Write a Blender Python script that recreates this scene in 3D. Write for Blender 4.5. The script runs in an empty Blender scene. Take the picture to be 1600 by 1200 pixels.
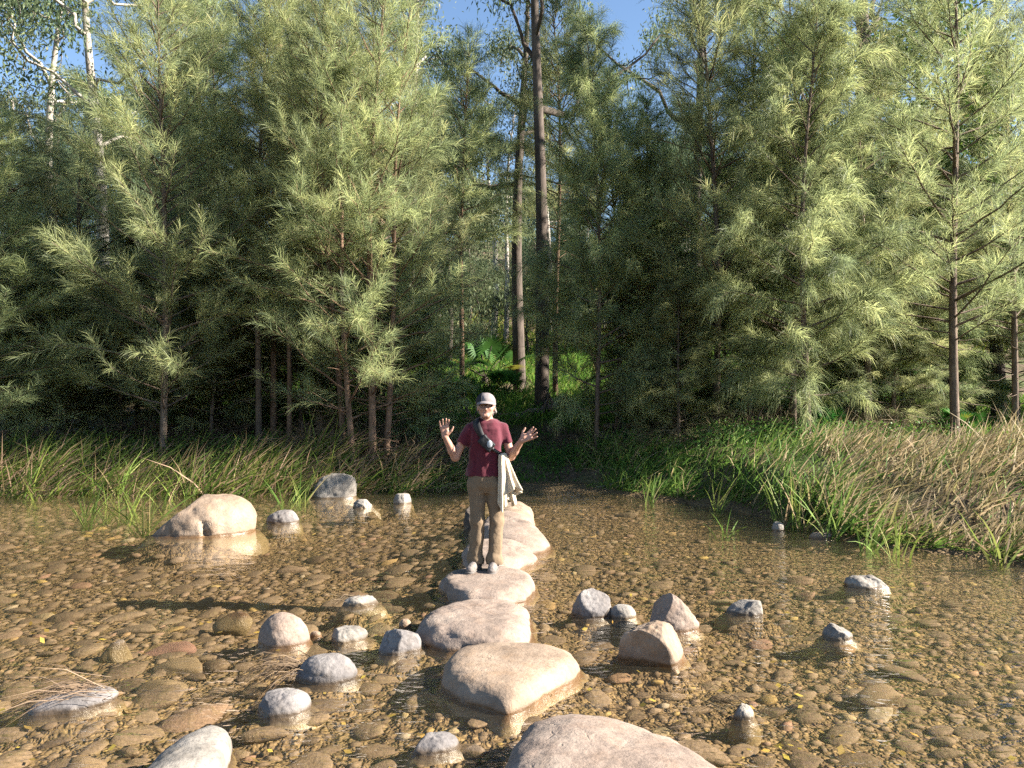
import bpy, math, random
import numpy as np
from mathutils import Vector

# ------------------------------------------------------------------ camera, sky, sun, exposure
F = 1232.0; CAMZ = 1.73; HOR = 620.0
PITCH = math.atan((HOR - 600.0) / F)
SUN_EL = math.radians(29.0)
SUN_AZ = math.radians(-6.5)         # angle of the sun's bearing from +X towards +Y
scene = bpy.context.scene
cd = bpy.data.cameras.new('camera'); cam = bpy.data.objects.new('camera', cd)
scene.collection.objects.link(cam); scene.camera = cam
cam.location = (0, 0, CAMZ); cam.rotation_euler = (math.radians(90) + PITCH, 0, 0)
cd.sensor_width = 36.0; cd.lens = 36.0 * F / 1600.0; cd.clip_start = 0.05; cd.clip_end = 2000
world = bpy.data.worlds.new('World'); scene.world = world; world.use_nodes = True
wn = world.node_tree; wn.nodes.clear()
sky = wn.nodes.new('ShaderNodeTexSky'); sky.sky_type = 'NISHITA'; sky.sun_disc = False
sky.sun_elevation = SUN_EL; sky.sun_rotation = math.radians(90) - SUN_AZ
sky.air_density = 1.0; sky.dust_density = 0.1; sky.ozone_density = 2.5
bg = wn.nodes.new('ShaderNodeBackground'); bg.inputs['Strength'].default_value = 0.052
wo = wn.nodes.new('ShaderNodeOutputWorld')
wn.links.new(sky.outputs[0], bg.inputs[0]); wn.links.new(bg.outputs[0], wo.inputs[0])
sl = bpy.data.lights.new('sun', 'SUN'); sl.energy = 5.0; sl.angle = math.radians(0.53); sl.color = (1.0, 0.93, 0.82)
sun = bpy.data.objects.new('sun', sl); scene.collection.objects.link(sun)
SD = Vector((math.cos(SUN_EL) * math.cos(SUN_AZ), math.cos(SUN_EL) * math.sin(SUN_AZ), math.sin(SUN_EL)))
sun.rotation_euler = SD.to_track_quat('Z', 'Y').to_euler(); sun.location = SD * 60
vs = scene.view_settings; vs.view_transform = 'Standard'; vs.look = 'None'; vs.gamma = 1.0; vs.exposure = 2.3
vs.use_curve_mapping = False
cy = scene.cycles
cy.max_bounces = 4; cy.diffuse_bounces = 1; cy.glossy_bounces = 3; cy.transmission_bounces = 4
cy.transparent_max_bounces = 8; cy.caustics_reflective = False; cy.caustics_refractive = False
#
cy.use_adaptive_sampling = True; cy.adaptive_threshold = 0.022
cy.use_denoising = False; cy.sample_clamp_indirect = 6.0

# ------------------------------------------------------------------ helpers
COL = scene.collection
RS = np.random.RandomState
UP = np.array([0, 0, 1.0])
_cp, _sp = math.cos(PITCH), math.sin(PITCH)
def ray(px, py):
    u = (px - 800.0) / F; w = (600.0 - py) / F
    return np.array([u, _cp - _sp * w, _sp + _cp * w])
def at_z(px, py, z=0.0):
    d = ray(px, py); t = (z - CAMZ) / d[2]
    return np.array([0, 0, CAMZ]) + d * t
def at_y(px, py, y):
    d = ray(px, py); return np.array([0, 0, CAMZ]) + d * (y / d[1])
def x_at(px, y): return (px - 800.0) / F * y
def unit(v): return v / np.maximum(np.linalg.norm(v, axis=-1, keepdims=True), 1e-9)
def sstep(a, b, x):
    t = np.clip((x - a) / (b - a), 0, 1); return t * t * (3 - 2 * t)

def _hash(i, j, k, seed):
    n = (i.astype(np.int64) * 374761393 + j.astype(np.int64) * 668265263 + k.astype(np.int64) * 2147483647 + seed * 974634777) & 0xffffffff
    n = ((n ^ (n >> 13)) * 1274126177) & 0xffffffff
    return ((n ^ (n >> 16)) & 0xffff) / 65535.0
def vnoise(P, seed=0):
    P = np.asarray(P, float); f = np.floor(P); t = P - f; t = t * t * (3 - 2 * t); f = f.astype(np.int64)
    i, j, k = f[..., 0], f[..., 1], f[..., 2]; a, b, c = t[..., 0], t[..., 1], t[..., 2]
    def L(x, y, w): return x + (y - x) * w
    x00 = L(_hash(i, j, k, seed), _hash(i + 1, j, k, seed), a); x10 = L(_hash(i, j + 1, k, seed), _hash(i + 1, j + 1, k, seed), a)
    x01 = L(_hash(i, j, k + 1, seed), _hash(i + 1, j, k + 1, seed), a); x11 = L(_hash(i, j + 1, k + 1, seed), _hash(i + 1, j + 1, k + 1, seed), a)
    return L(L(x00, x10, b), L(x01, x11, b), c) * 2 - 1
def fbm(P, seed=0, oct=3):
    s = 0; a = 1.0; P = np.asarray(P, float)
    for o in range(oct):
        s = s + a * vnoise(P * 2 ** o + 13.7 * o, seed + o); a *= 0.5
    return s
def fbm2(x, y, seed=0, oct=3): return fbm(np.stack([x, y, np.zeros_like(x) + 0.37], -1), seed, oct)

def make_mesh(name, V, faces, mat, smooth=True, attrs=None):
    """faces: list of int arrays (n,3) or (n,4)"""
    me = bpy.data.meshes.new(name); V = np.asarray(V, np.float32)
    faces = [np.asarray(f, np.int32) for f in faces if len(f)]
    me.vertices.add(len(V)); me.vertices.foreach_set('co', V.ravel())
    ls = np.concatenate([f.ravel() for f in faces])
    tot = np.concatenate([np.full(len(f), f.shape[1], np.int32) for f in faces])
    st = np.concatenate([[0], np.cumsum(tot)[:-1]]).astype(np.int32)
    me.loops.add(len(ls)); me.loops.foreach_set('vertex_index', ls)
    me.polygons.add(len(tot)); me.polygons.foreach_set('loop_start', st); me.polygons.foreach_set('loop_total', tot)
    if smooth: me.polygons.foreach_set('use_smooth', np.ones(len(tot), bool))
    me.update(calc_edges=True)
    for k, a in (attrs or {}).items():
        at = me.attributes.new(k, 'FLOAT', 'POINT'); at.data.foreach_set('value', np.asarray(a, np.float32))
    if mat: me.materials.append(mat)
    return me
def link(name, me, parent=None, loc=None, **props):
    o = bpy.data.objects.new(name, me); COL.objects.link(o)
    if parent is not None: o.parent = parent
    if loc is not None: o.location = loc
    for k, v in props.items(): o[k] = v
    return o
def thing(name, label, category, loc=(0, 0, 0), group=None):
    o = link(name, None, None, loc, label=label, category=category)
    o.empty_display_size = 0.2
    if group: o['group'] = group
    return o

class MB:
    """collects vertex/face arrays into one mesh"""
    def __init__(s): s.V = []; s.F3 = []; s.F4 = []; s.T = []; s.n = 0
    def add(s, V, F, tint=0.5):
        V = np.asarray(V, float).reshape(-1, 3)
        for f in (F if isinstance(F, (list, tuple)) else [F]):
            f = np.asarray(f)
            if len(f): (s.F3 if f.shape[1] == 3 else s.F4).append(f + s.n)
        s.V.append(V); s.T.append(np.broadcast_to(np.asarray(tint, float), (len(V),))); s.n += len(V)
    def mesh(s, name, mat, smooth=True):
        fs = []
        if s.F3: fs.append(np.concatenate(s.F3))
        if s.F4: fs.append(np.concatenate(s.F4))
        return make_mesh(name, np.concatenate(s.V), fs, mat, smooth, {'tint': np.concatenate(s.T)})

def tubes(P, R, S=5):
    """P (K,M,3) polylines, R (K,M) radii -> verts, quads"""
    P = np.asarray(P, float); R = np.asarray(R, float)
    if P.ndim == 2: P = P[None]; R = R[None]
    K, M, _ = P.shape
    T = unit(np.gradient(P, axis=1))
    ref = np.where(np.abs(T[:, :1, 2:3]) > 0.9, np.array([1.0, 0, 0]), np.array([0, 0, 1.0]))
    A = unit(np.cross(T, np.broadcast_to(ref, T.shape))); B = np.cross(T, A)
    an = np.arange(S) * 2 * math.pi / S
    V = P[:, :, None] + R[:, :, None, None] * (A[:, :, None] * np.cos(an)[:, None] + B[:, :, None] * np.sin(an)[:, None])
    k = np.arange(K)[:, None, None] * M * S; m = np.arange(M - 1)[None, :, None] * S; a = np.arange(S)[None, None]; b = (a + 1) % S
    q = np.stack([k + m + a, k + m + b, k + m + S + b, k + m + S + a], -1).reshape(-1, 4)
    return V.reshape(-1, 3), q[:, ::-1]
def strands(p0, p1, p2, W):
    """tapered bent ribbons; W (K,3) half-width vectors"""
    K = len(p0)
    V = np.stack([p0 - W * .7, p0 + W * .7, p1 + W, p1 - W, p2], 1).reshape(-1, 3)
    b = np.arange(K)[:, None] * 5
    return V, [b + np.array([[0, 1, 2, 3]]), b + np.array([[3, 2, 4]])]
def blades(p, d, h, bend, W, n=3):
    """grass blades: base p, unit start dir d, length h, bend (K,3) added quadratically"""
    K = len(p); t = np.linspace(0, 1, n + 1)
    C = p[:, None] + d[:, None] * (h[:, None] * t)[..., None] + bend[:, None] * (t ** 2)[None, :, None]
    w = np.array([.75, 1.0, .75, .4, .3])[:n]
    Lf = C[:, :n] - W[:, None] * w[None, :, None]; Rt = C[:, :n] + W[:, None] * w[None, :, None]
    V = np.concatenate([np.stack([Lf, Rt], 2).reshape(K, 2 * n, 3), C[:, n:]], 1)
    b = np.arange(K)[:, None] * (2 * n + 1); fs = []
    for i in range(n - 1): fs.append(b + np.array([[2 * i, 2 * i + 1, 2 * i + 3, 2 * i + 2]]))
    fs.append(b + np.array([[2 * n - 2, 2 * n - 1, 2 * n]]))
    return V.reshape(-1, 3), fs
def rand_dirs(r, n): return unit(r.normal(size=(n, 3)))
def perp_to(r, T):
    return unit(np.cross(T, r.normal(size=T.shape)))

# ------------------------------------------------------------------ materials
def new_mat(name):
    m = bpy.data.materials.new(name); m.use_nodes = True; nt = m.node_tree; nt.nodes.clear()
    out = nt.nodes.new('ShaderNodeOutputMaterial'); return m, nt, out
def N(nt, typ, inp=None, **kw):
    n = nt.nodes.new(typ)
    for k, v in kw.items(): setattr(n, k, v)
    for k, v in (inp or {}).items():
        if isinstance(v, bpy.types.NodeSocket): nt.links.new(v, n.inputs[k])
        else: n.inputs[k].default_value = v
    return n
def ramp(nt, fac, stops, interp='LINEAR'):
    n = nt.nodes.new('ShaderNodeValToRGB'); e = n.color_ramp.elements; n.color_ramp.interpolation = interp
    while len(e) < len(stops): e.new(0.5)
    for el, (p, c) in zip(e, stops): el.position = p; el.color = (*c, 1)
    nt.links.new(fac, n.inputs[0]); return n.outputs[0]
def mixc(nt, fac, a, b, mode='MIX'):
    n = nt.nodes.new('ShaderNodeMix'); n.data_type = 'RGBA'; n.blend_type = mode
    for i, v in ((0, fac), (6, a), (7, b)):
        if isinstance(v, bpy.types.NodeSocket): nt.links.new(v, n.inputs[i])
        else: n.inputs[i].default_value = v if i == 0 else (*v, 1)
    return n.outputs[2]
def math_(nt, op, a, b=0.0, clamp=False):
    n = nt.nodes.new('ShaderNodeMath'); n.operation = op; n.use_clamp = clamp
    for i, v in ((0, a), (1, b)):
        if isinstance(v, bpy.types.NodeSocket): nt.links.new(v, n.inputs[i])
        else: n.inputs[i].default_value = v
    return n.outputs[0]
def noise(nt, scale, detail=4, rough=.55, vec=None, coord='Object', dist=0.0):
    if vec is None: vec = N(nt, 'ShaderNodeTexCoord').outputs[coord]
    return N(nt, 'ShaderNodeTexNoise', {'Vector': vec, 'Scale': scale, 'Detail': detail, 'Roughness': rough, 'Distortion': dist}).outputs[0]
def bump(nt, h, strength, dist):
    return N(nt, 'ShaderNodeBump', {'Height': h, 'Strength': strength, 'Distance': dist}).outputs[0]
def tint_of(nt):
    t = N(nt, 'ShaderNodeAttribute', attribute_name='tint').outputs['Fac']
    r = N(nt, 'ShaderNodeObjectInfo').outputs['Random']
    return t, r
def foliage_mat(name, stops, trans=.35, rough=.6, spec=.25, vary=.25):
    m, nt, out = new_mat(name); t, r = tint_of(nt)
    c = ramp(nt, t, stops)
    hv = N(nt, 'ShaderNodeHueSaturation', {'Color': c, 'Hue': math_(nt, 'ADD', math_(nt, 'MULTIPLY', r, .045), .478),
           'Saturation': 1.0, 'Value': math_(nt, 'ADD', math_(nt, 'MULTIPLY', r, vary), 1 - vary / 2)}).outputs[0]
    p = N(nt, 'ShaderNodeBsdfPrincipled', {'Base Color': hv, 'Roughness': rough, 'Specular IOR Level': spec})
    tc = mixc(nt, .5, hv, (0.9, 1.0, 0.35), 'MULTIPLY')
    tr = N(nt, 'ShaderNodeBsdfTranslucent', {'Color': hv})
    mx = N(nt, 'ShaderNodeMixShader', {0: trans, 1: p.outputs[0], 2: tr.outputs[0]})
    nt.links.new(mx.outputs[0], out.inputs[0]); return m
def bark_mat(name, a, b, scale=6.0, rough=.9, stretch=.25):
    m, nt, out = new_mat(name)
    v = N(nt, 'ShaderNodeMapping', {'Vector': N(nt, 'ShaderNodeTexCoord').outputs['Object'], 'Scale': (1, 1, stretch)}).outputs[0]
    n1 = noise(nt, scale, 5, .65, v); n2 = noise(nt, scale * 5, 3, .6, v)
    c = ramp(nt, math_(nt, 'ADD', math_(nt, 'MULTIPLY', n1, .7), math_(nt, 'MULTIPLY', n2, .3)), [(.35, a), (.65, b)])
    p = N(nt, 'ShaderNodeBsdfPrincipled', {'Base Color': c, 'Roughness': rough, 'Specular IOR Level': .2, 'Normal': bump(nt, n2, .6, .02)})
    nt.links.new(p.outputs[0], out.inputs[0]); return m
def plain_mat(name, col, rough=.7, spec=.3, nscale=40., namt=.12, bumpd=0.0):
    m, nt, out = new_mat(name); n = noise(nt, nscale, 3)
    c = mixc(nt, 1.0, col, ramp(nt, n, [(.3, (1 - namt,) * 3), (.7, (1 + namt,) * 3)]), 'MULTIPLY')
    ins = {'Base Color': c, 'Roughness': rough, 'Specular IOR Level': spec}
    if bumpd: ins['Normal'] = bump(nt, n, .5, bumpd)
    p = N(nt, 'ShaderNodeBsdfPrincipled', ins); nt.links.new(p.outputs[0], out.inputs[0]); return m

def rock_mat(name, a, b, c, speck=.5, warm=(0.30, 0.2, 0.13)):
    m, nt, out = new_mat(name)
    geo = N(nt, 'ShaderNodeNewGeometry'); z = N(nt, 'ShaderNodeSeparateXYZ', {0: geo.outputs['Position']}).outputs[2]
    co = N(nt, 'ShaderNodeTexCoord').outputs['Object']
    r = N(nt, 'ShaderNodeObjectInfo').outputs['Random']
    off = N(nt, 'ShaderNodeVectorMath', {0: co, 1: N(nt, 'ShaderNodeCombineXYZ', {0: math_(nt, 'MULTIPLY', r, 31.), 1: math_(nt, 'MULTIPLY', r, 17.)}).outputs[0]}, operation='ADD').outputs[0]
    n1 = noise(nt, 3.5, 6, .6, off); n2 = noise(nt, 38., 5, .7, off); n3 = noise(nt, 9., 4, .6, off)
    col = ramp(nt, n1, [(.3, a), (.5, b), (.72, c)])
    col = mixc(nt, ramp(nt, n3, [(.5, (0,) * 3), (.75, (.55,) * 3)]), col, warm)
    col = mixc(nt, speck, col, ramp(nt, n2, [(.32, (.55,) * 3), (.5, (1.0,) * 3), (.72, (1.22,) * 3)]), 'MULTIPLY')
    # a few fine cracks and dark stains
    wv = N(nt, 'ShaderNodeVectorMath', {0: off, 1: N(nt, 'ShaderNodeVectorMath', {0: N(nt, 'ShaderNodeTexNoise', {'Vector': off, 'Scale': 6., 'Detail': 4.}).outputs[1], 1: (.34, .34, .34)}, operation='MULTIPLY').outputs[0]}, operation='ADD').outputs[0]
    ve = N(nt, 'ShaderNodeTexVoronoi', {'Vector': wv, 'Scale': 1.7}, feature='DISTANCE_TO_EDGE').outputs['Distance']
    ck = math_(nt, 'MULTIPLY', N(nt, 'ShaderNodeMapRange', {0: ve, 1: .0, 2: .016, 3: 1.0, 4: 0.0}).outputs[0], N(nt, 'ShaderNodeMapRange', {0: n1, 1: .54, 2: .64, 3: 0.0, 4: .6}).outputs[0])
    col = mixc(nt, ck, col, mixc(nt, 1.0, col, (.42, .38, .34), 'MULTIPLY'))
    st = noise(nt, 5.5, 5, .7, wv); col = mixc(nt, ramp(nt, st, [(.56, (0,) * 3), (.70, (.5,) * 3)]), col, mixc(nt, 1.0, col, (.55, .52, .48), 'MULTIPLY'))
    # the wet foot of the stone: a band along the waterline, its edge broken by noise, and a pale dried line above it
    zz = math_(nt, 'ADD', z, math_(nt, 'MULTIPLY', math_(nt, 'SUBTRACT', n3, .5), .035))
    silt = N(nt, 'ShaderNodeMapRange', {0: zz, 1: -.05, 2: -.015, 3: 1.0, 4: 0.0}).outputs[0]
    wet = N(nt, 'ShaderNodeMapRange', {0: zz, 1: .014, 2: .034, 3: 1.0, 4: 0.0}).outputs[0]
    col = mixc(nt, wet, col, mixc(nt, 1.0, col, (.52, .42, .3), 'MULTIPLY'))
    col = mixc(nt, silt, col, ramp(nt, n2, [(.3, (.11, .08, .04)), (.7, (.21, .155, .08))]))
    rough = math_(nt, 'SUBTRACT', .85, math_(nt, 'MULTIPLY', wet, .5))
    h = math_(nt, 'SUBTRACT', math_(nt, 'ADD', math_(nt, 'MULTIPLY', n2, .45), n3), math_(nt, 'MULTIPLY', ck, .6))
    p = N(nt, 'ShaderNodeBsdfPrincipled', {'Base Color': col, 'Roughness': rough, 'Specular IOR Level': .35, 'Normal': bump(nt, h, .5, .025)})
    nt.links.new(p.outputs[0], out.inputs[0]); return m

M = {}
M['needle'] = foliage_mat('needle', [(0, (.115, .15, .085)), (.5, (.30, .34, .155)), (.85, (.54, .56, .245)), (1, (.52, .44, .23))], .56, .5, .35, .35)
M['gumleaf'] = foliage_mat('gumleaf', [(0, (.05, .08, .042)), (.5, (.105, .14, .07)), (.9, (.19, .21, .10)), (1, (.30, .24, .10))], .35, .6, .15, .3)
M['broadleaf'] = foliage_mat('broadleaf', [(0, (.035, .085, .018)), (.6, (.08, .16, .03)), (1, (.22, .28, .05))], .38, .5, .2, .3)
M['palmleaf'] = foliage_mat('palmleaf', [(0, (.03, .085, .018)), (.7, (.07, .17, .03)), (1, (.32, .30, .05))], .35, .55, .15)
M['reed'] = foliage_mat('reed', [(0, (.040, .085, .018)), (.35, (.10, .18, .035)), (.55, (.20, .26, .055)), (.7, (.27, .215, .10)), (1, (.39, .285, .18))], .4, .6, .15, .1)
M['grass'] = foliage_mat('grass', [(0, (.045, .11, .02)), (.6, (.12, .22, .03)), (.85, (.24, .30, .05)), (1, (.34, .28, .12))], .45, .6, .15, .1)
M['litter'] = foliage_mat('litter', [(0, (.05, .035, .022)), (.5, (.13, .09, .055)), (1, (.30, .22, .14))], .12, .8, .2, .1)
M['bark_sheoak'] = bark_mat('bark_sheoak', (.060, .042, .032), (.21, .155, .115), 9)
M['bark_red'] = bark_mat('bark_red', (.075, .045, .03), (.26, .165, .11), 9)
M['bark_dark'] = bark_mat('bark_dark', (.035, .027, .022), (.12, .095, .078), 5)
M['bark_pale'] = bark_mat('bark_pale', (.17, .14, .11), (.42, .385, .34), 3, .7, .4)
M['deadwood'] = bark_mat('deadwood', (.07, .05, .04), (.25, .20, .16), 12)
M['rock_tan'] = rock_mat('rock_tan', (0.159, 0.114, 0.080), (0.230, 0.169, 0.121), (0.294, 0.223, 0.165), .5, (0.236, 0.147, 0.083))
M['rock_pink'] = rock_mat('rock_pink', (0.140, 0.105, 0.082), (0.210, 0.159, 0.127), (0.269, 0.215, 0.173), .6, (0.210, 0.138, 0.094))
M['rock_grey'] = rock_mat('rock_grey', (0.088, 0.080, 0.078), (0.150, 0.135, 0.129), (0.223, 0.204, 0.188), .7, (0.140, 0.117, 0.099))
M['rock_dark'] = rock_mat('rock_dark', (0.043, 0.033, 0.028), (0.084, 0.068, 0.053), (0.152, 0.124, 0.101), .7, (0.096, 0.065, 0.040))
M['rock_white'] = rock_mat('rock_white', (0.110, 0.098, 0.084), (0.195, 0.175, 0.152), (0.281, 0.249, 0.211), .8, (0.128, 0.100, 0.079))

# ------------------------------------------------------------------ terrain
SHX = [-60, -14, -9, -6, -3, -1.0, 0, 1.8, 2.7, 3.3, 3.7, 3.95, 4.3, 4.9, 5.8, 8, 20, 60]
SHY = [13.2, 13.6, 13.9, 13.9, 14.2, 14.7, 14.9, 14.5, 13.6, 12.8, 11.4, 10.2, 9.4, 8.8, 8.2, 7.7, 7.2, 7.0]
def shore(x): return np.interp(x, SHX, SHY) + .18 * np.sin(np.asarray(x) * 1.7) + .1 * np.sin(np.asarray(x) * 4.1 + 1)
def ground_h(x, y):
    x = np.asarray(x, float); y = np.asarray(y, float); s = y - shore(x)
    z = np.interp(s, [-1.4, -.5, 0, .5, 1.6, 3.2, 6], [-.65, -.32, -.02, .16, .5, .78, .88])
    z = z + np.interp(y, [0, 18.5, 24, 30, 45, 120, 300], [0, 0, .85, 2.0, 4.6, 24, 60]) * (s > 0)
    path = np.exp(-((x - .75 - .12 * (y - 15)) / .55) ** 2) * sstep(-.5, .8, s) * (1 - sstep(3.5, 7, s))
    z = z - .28 * path + np.where(s > 0, .09 * fbm2(x * .9, y * .9, 5) * sstep(0, 2, s), 0)
    near = 1 - sstep(-2.5, -.2, y)                       # the bank the photographer came from
    return z * (1 - near) + (.35 + .02 * np.abs(y)) * near
STONES = []
def bed_h(x, y):
    s = y - shore(x)
    z = (-.125 - .15 * sstep(-.5, -1.8, np.asarray(x)) * sstep(5.6, 7.4, np.asarray(y)) + .03 * fbm2(x * .55, y * .55, 21) + .016 * fbm2(x * 4, y * 4, 22)
            + .2 * sstep(-1.3, .1, s) + .12 * (1 - sstep(-1.5, 1.0, np.asarray(y))))
    for (cx, cy_, R) in STONES:
        d = np.hypot(np.asarray(x) - cx, np.asarray(y) - cy_) - R; w = 1 - sstep(-.05, .16 + .35 * R, d); z = np.maximum(z, z * (1 - w) - min(.045, .008 + .09 * R) * w)
    return z
def grid_mesh(name, xs, ys, hf, mat):
    X, Y = np.meshgrid(xs, ys); Z = hf(X, Y); n, m = X.shape
    V = np.stack([X, Y, Z], -1).reshape(-1, 3); i = np.arange(n - 1)[:, None] * m + np.arange(m - 1)[None]
    return make_mesh(name, V, [np.stack([i, i + 1, i + m + 1, i + m], -1).reshape(-1, 4)], mat)

m, nt, out = new_mat('ground_soil')
co = N(nt, 'ShaderNodeTexCoord').outputs['Object']
n1 = noise(nt, .55, 5, .6, co); n2 = noise(nt, 9., 5, .7, co); n3 = noise(nt, 45., 3, .7, co)
soil = ramp(nt, n2, [(.3, (.045, .032, .022)), (.5, (.11, .078, .05)), (.7, (.20, .145, .095))])
gr = ramp(nt, n3, [(.3, (.035, .06, .015)), (.7, (.11, .15, .04))])
c = mixc(nt, ramp(nt, n1, [(.46, (0,) * 3), (.6, (.75,) * 3)]), soil, gr)
p = N(nt, 'ShaderNodeBsdfPrincipled', {'Base Color': c, 'Roughness': .95, 'Specular IOR Level': .15, 'Normal': bump(nt, n3, .8, .05)})
nt.links.new(p.outputs[0], out.inputs[0]); M['ground'] = m

xs = np.concatenate([[-260, -170, -110, -75, -52, -38, -28, -21, -17], np.arange(-14, 14.01, .28), [17, 21, 28, 38, 52, 75, 110, 170, 260]])
ys = np.concatenate([[-120, -60, -30, -15, -8, -4, -2.4, -1.8, -1.2, -.6, 0, 2, 4, 6], np.arange(6.4, 26, .28), np.arange(26.5, 46, .9), [50, 56, 64, 76, 92, 120, 160, 210, 300]])
g = link('ground', grid_mesh('ground', xs, ys, ground_h, M['ground']), kind='structure')

m, nt, out = new_mat('riverbed_gravel')
co = N(nt, 'ShaderNodeTexCoord').outputs['Object']
wob = N(nt, 'ShaderNodeVectorMath', {0: co, 1: N(nt, 'ShaderNodeVectorMath', {0: N(nt, 'ShaderNodeTexNoise', {'Vector': co, 'Scale': 5.}).outputs[1], 1: (.09, .09, .09)}, operation='MULTIPLY').outputs[0]}, operation='ADD').outputs[0]
vo = N(nt, 'ShaderNodeTexVoronoi', {'Vector': wob, 'Scale': 17.}, feature='F1')
vo2 = N(nt, 'ShaderNodeTexVoronoi', {'Vector': wob, 'Scale': 44.}, feature='F1')
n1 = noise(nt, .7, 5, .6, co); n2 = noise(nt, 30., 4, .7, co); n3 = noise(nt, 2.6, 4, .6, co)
c = ramp(nt, N(nt, 'ShaderNodeSeparateColor', {0: vo.outputs['Color']}).outputs[0], [(0, (0.060, 0.041, 0.026)), (.5, (0.119, 0.083, 0.049)), (.85, (0.167, 0.117, 0.062)), (1, (0.237, 0.166, 0.076))])
c = mixc(nt, .55, c, ramp(nt, N(nt, 'ShaderNodeSeparateColor', {0: vo2.outputs['Color']}).outputs[0], [(0, (0.056, 0.038, 0.021)), (.6, (0.143, 0.098, 0.053)), (1, (0.262, 0.188, 0.092))]))
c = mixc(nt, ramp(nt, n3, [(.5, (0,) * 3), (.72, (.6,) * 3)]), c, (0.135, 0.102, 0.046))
c = mixc(nt, 1.0, c, ramp(nt, n2, [(.3, (.7,) * 3), (.7, (1.25,) * 3)]), 'MULTIPLY')
h = math_(nt, 'ADD', math_(nt, 'MULTIPLY', vo.outputs['Distance'], -1.), math_(nt, 'MULTIPLY', vo2.outputs['Distance'], -.45))
p = N(nt, 'ShaderNodeBsdfPrincipled', {'Base Color': c, 'Roughness': .9, 'Specular IOR Level': .1, 'Normal': bump(nt, h, .9, .05)})
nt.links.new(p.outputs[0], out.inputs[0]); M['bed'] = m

m, nt, out = new_mat('stream_water')
co = N(nt, 'ShaderNodeTexCoord').outputs['Object']; geo = N(nt, 'ShaderNodeNewGeometry')
sx = N(nt, 'ShaderNodeSeparateXYZ', {0: co})
mp = N(nt, 'ShaderNodeMapping', {'Vector': co, 'Rotation': (0, 0, .35), 'Scale': (1, 1.9, 1)}).outputs[0]
w1 = noise(nt, 3.0, 3, .5, mp, dist=.6); w2 = noise(nt, 11., 2, .5, mp, dist=.5)
hh = math_(nt, 'ADD', w1, math_(nt, 'MULTIPLY', w2, .3))
# calm pool on the left, moving water to the right of the stepping stones and around the near ones
flow = N(nt, 'ShaderNodeMapRange', {0: math_(nt, 'ADD', sx.outputs[0], math_(nt, 'MULTIPLY', math_(nt, 'SUBTRACT', noise(nt, .5, 3, .5, co), .5), 5.)), 1: -1.2, 2: 2.2, 3: .15, 4: .9}, clamp=True).outputs[0]
nearf = N(nt, 'ShaderNodeMapRange', {0: sx.outputs[1], 1: 4.4, 2: 6.2, 3: .9, 4: 0.}, clamp=True).outputs[0]
st = math_(nt, 'MAXIMUM', flow, nearf)
bn = N(nt, 'ShaderNodeBump', {'Height': hh, 'Strength': st, 'Distance': .045}).outputs[0]
dt = math_(nt, 'ABSOLUTE', N(nt, 'ShaderNodeVectorMath', {0: bn, 1: geo.outputs['Incoming']}, operation='DOT_PRODUCT').outputs['Value'])
fr = math_(nt, 'ADD', math_(nt, 'MULTIPLY', math_(nt, 'POWER', math_(nt, 'SUBTRACT', 1.0, dt, True), 5.0), .98), .02, True)
tr = N(nt, 'ShaderNodeBsdfTransparent', {'Color': (.95, .91, .83, 1)})
gl = N(nt, 'ShaderNodeBsdfGlossy', {'Color': (1, 1, 1, 1), 'Roughness': .02, 'Normal': bn})
mx = N(nt, 'ShaderNodeMixShader', {0: fr, 1: tr.outputs[0], 2: gl.outputs[0]}); tb = math_(nt, 'MINIMUM', math_(nt, 'DIVIDE', .011, math_(nt, 'MAXIMUM', dt, .05)), .35)      # a little suspended silt, more along a longer slant path
df = N(nt, 'ShaderNodeBsdfDiffuse', {'Color': (.22, .175, .10, 1)})
body_ = N(nt, 'ShaderNodeMixShader', {0: tb, 1: tr.outputs[0], 2: df.outputs[0]})
nt.links.new(body_.outputs[0], mx.inputs[1]); nt.links.new(mx.outputs[0], out.inputs[0])
M['water'] = m
V = np.array([[-60, -3, 0], [60, -3, 0], [60, 16.5, 0], [-60, 16.5, 0]], float)
link('water', make_mesh('water', V, [np.array([[0, 1, 2, 3]])], m), kind='structure')

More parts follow.
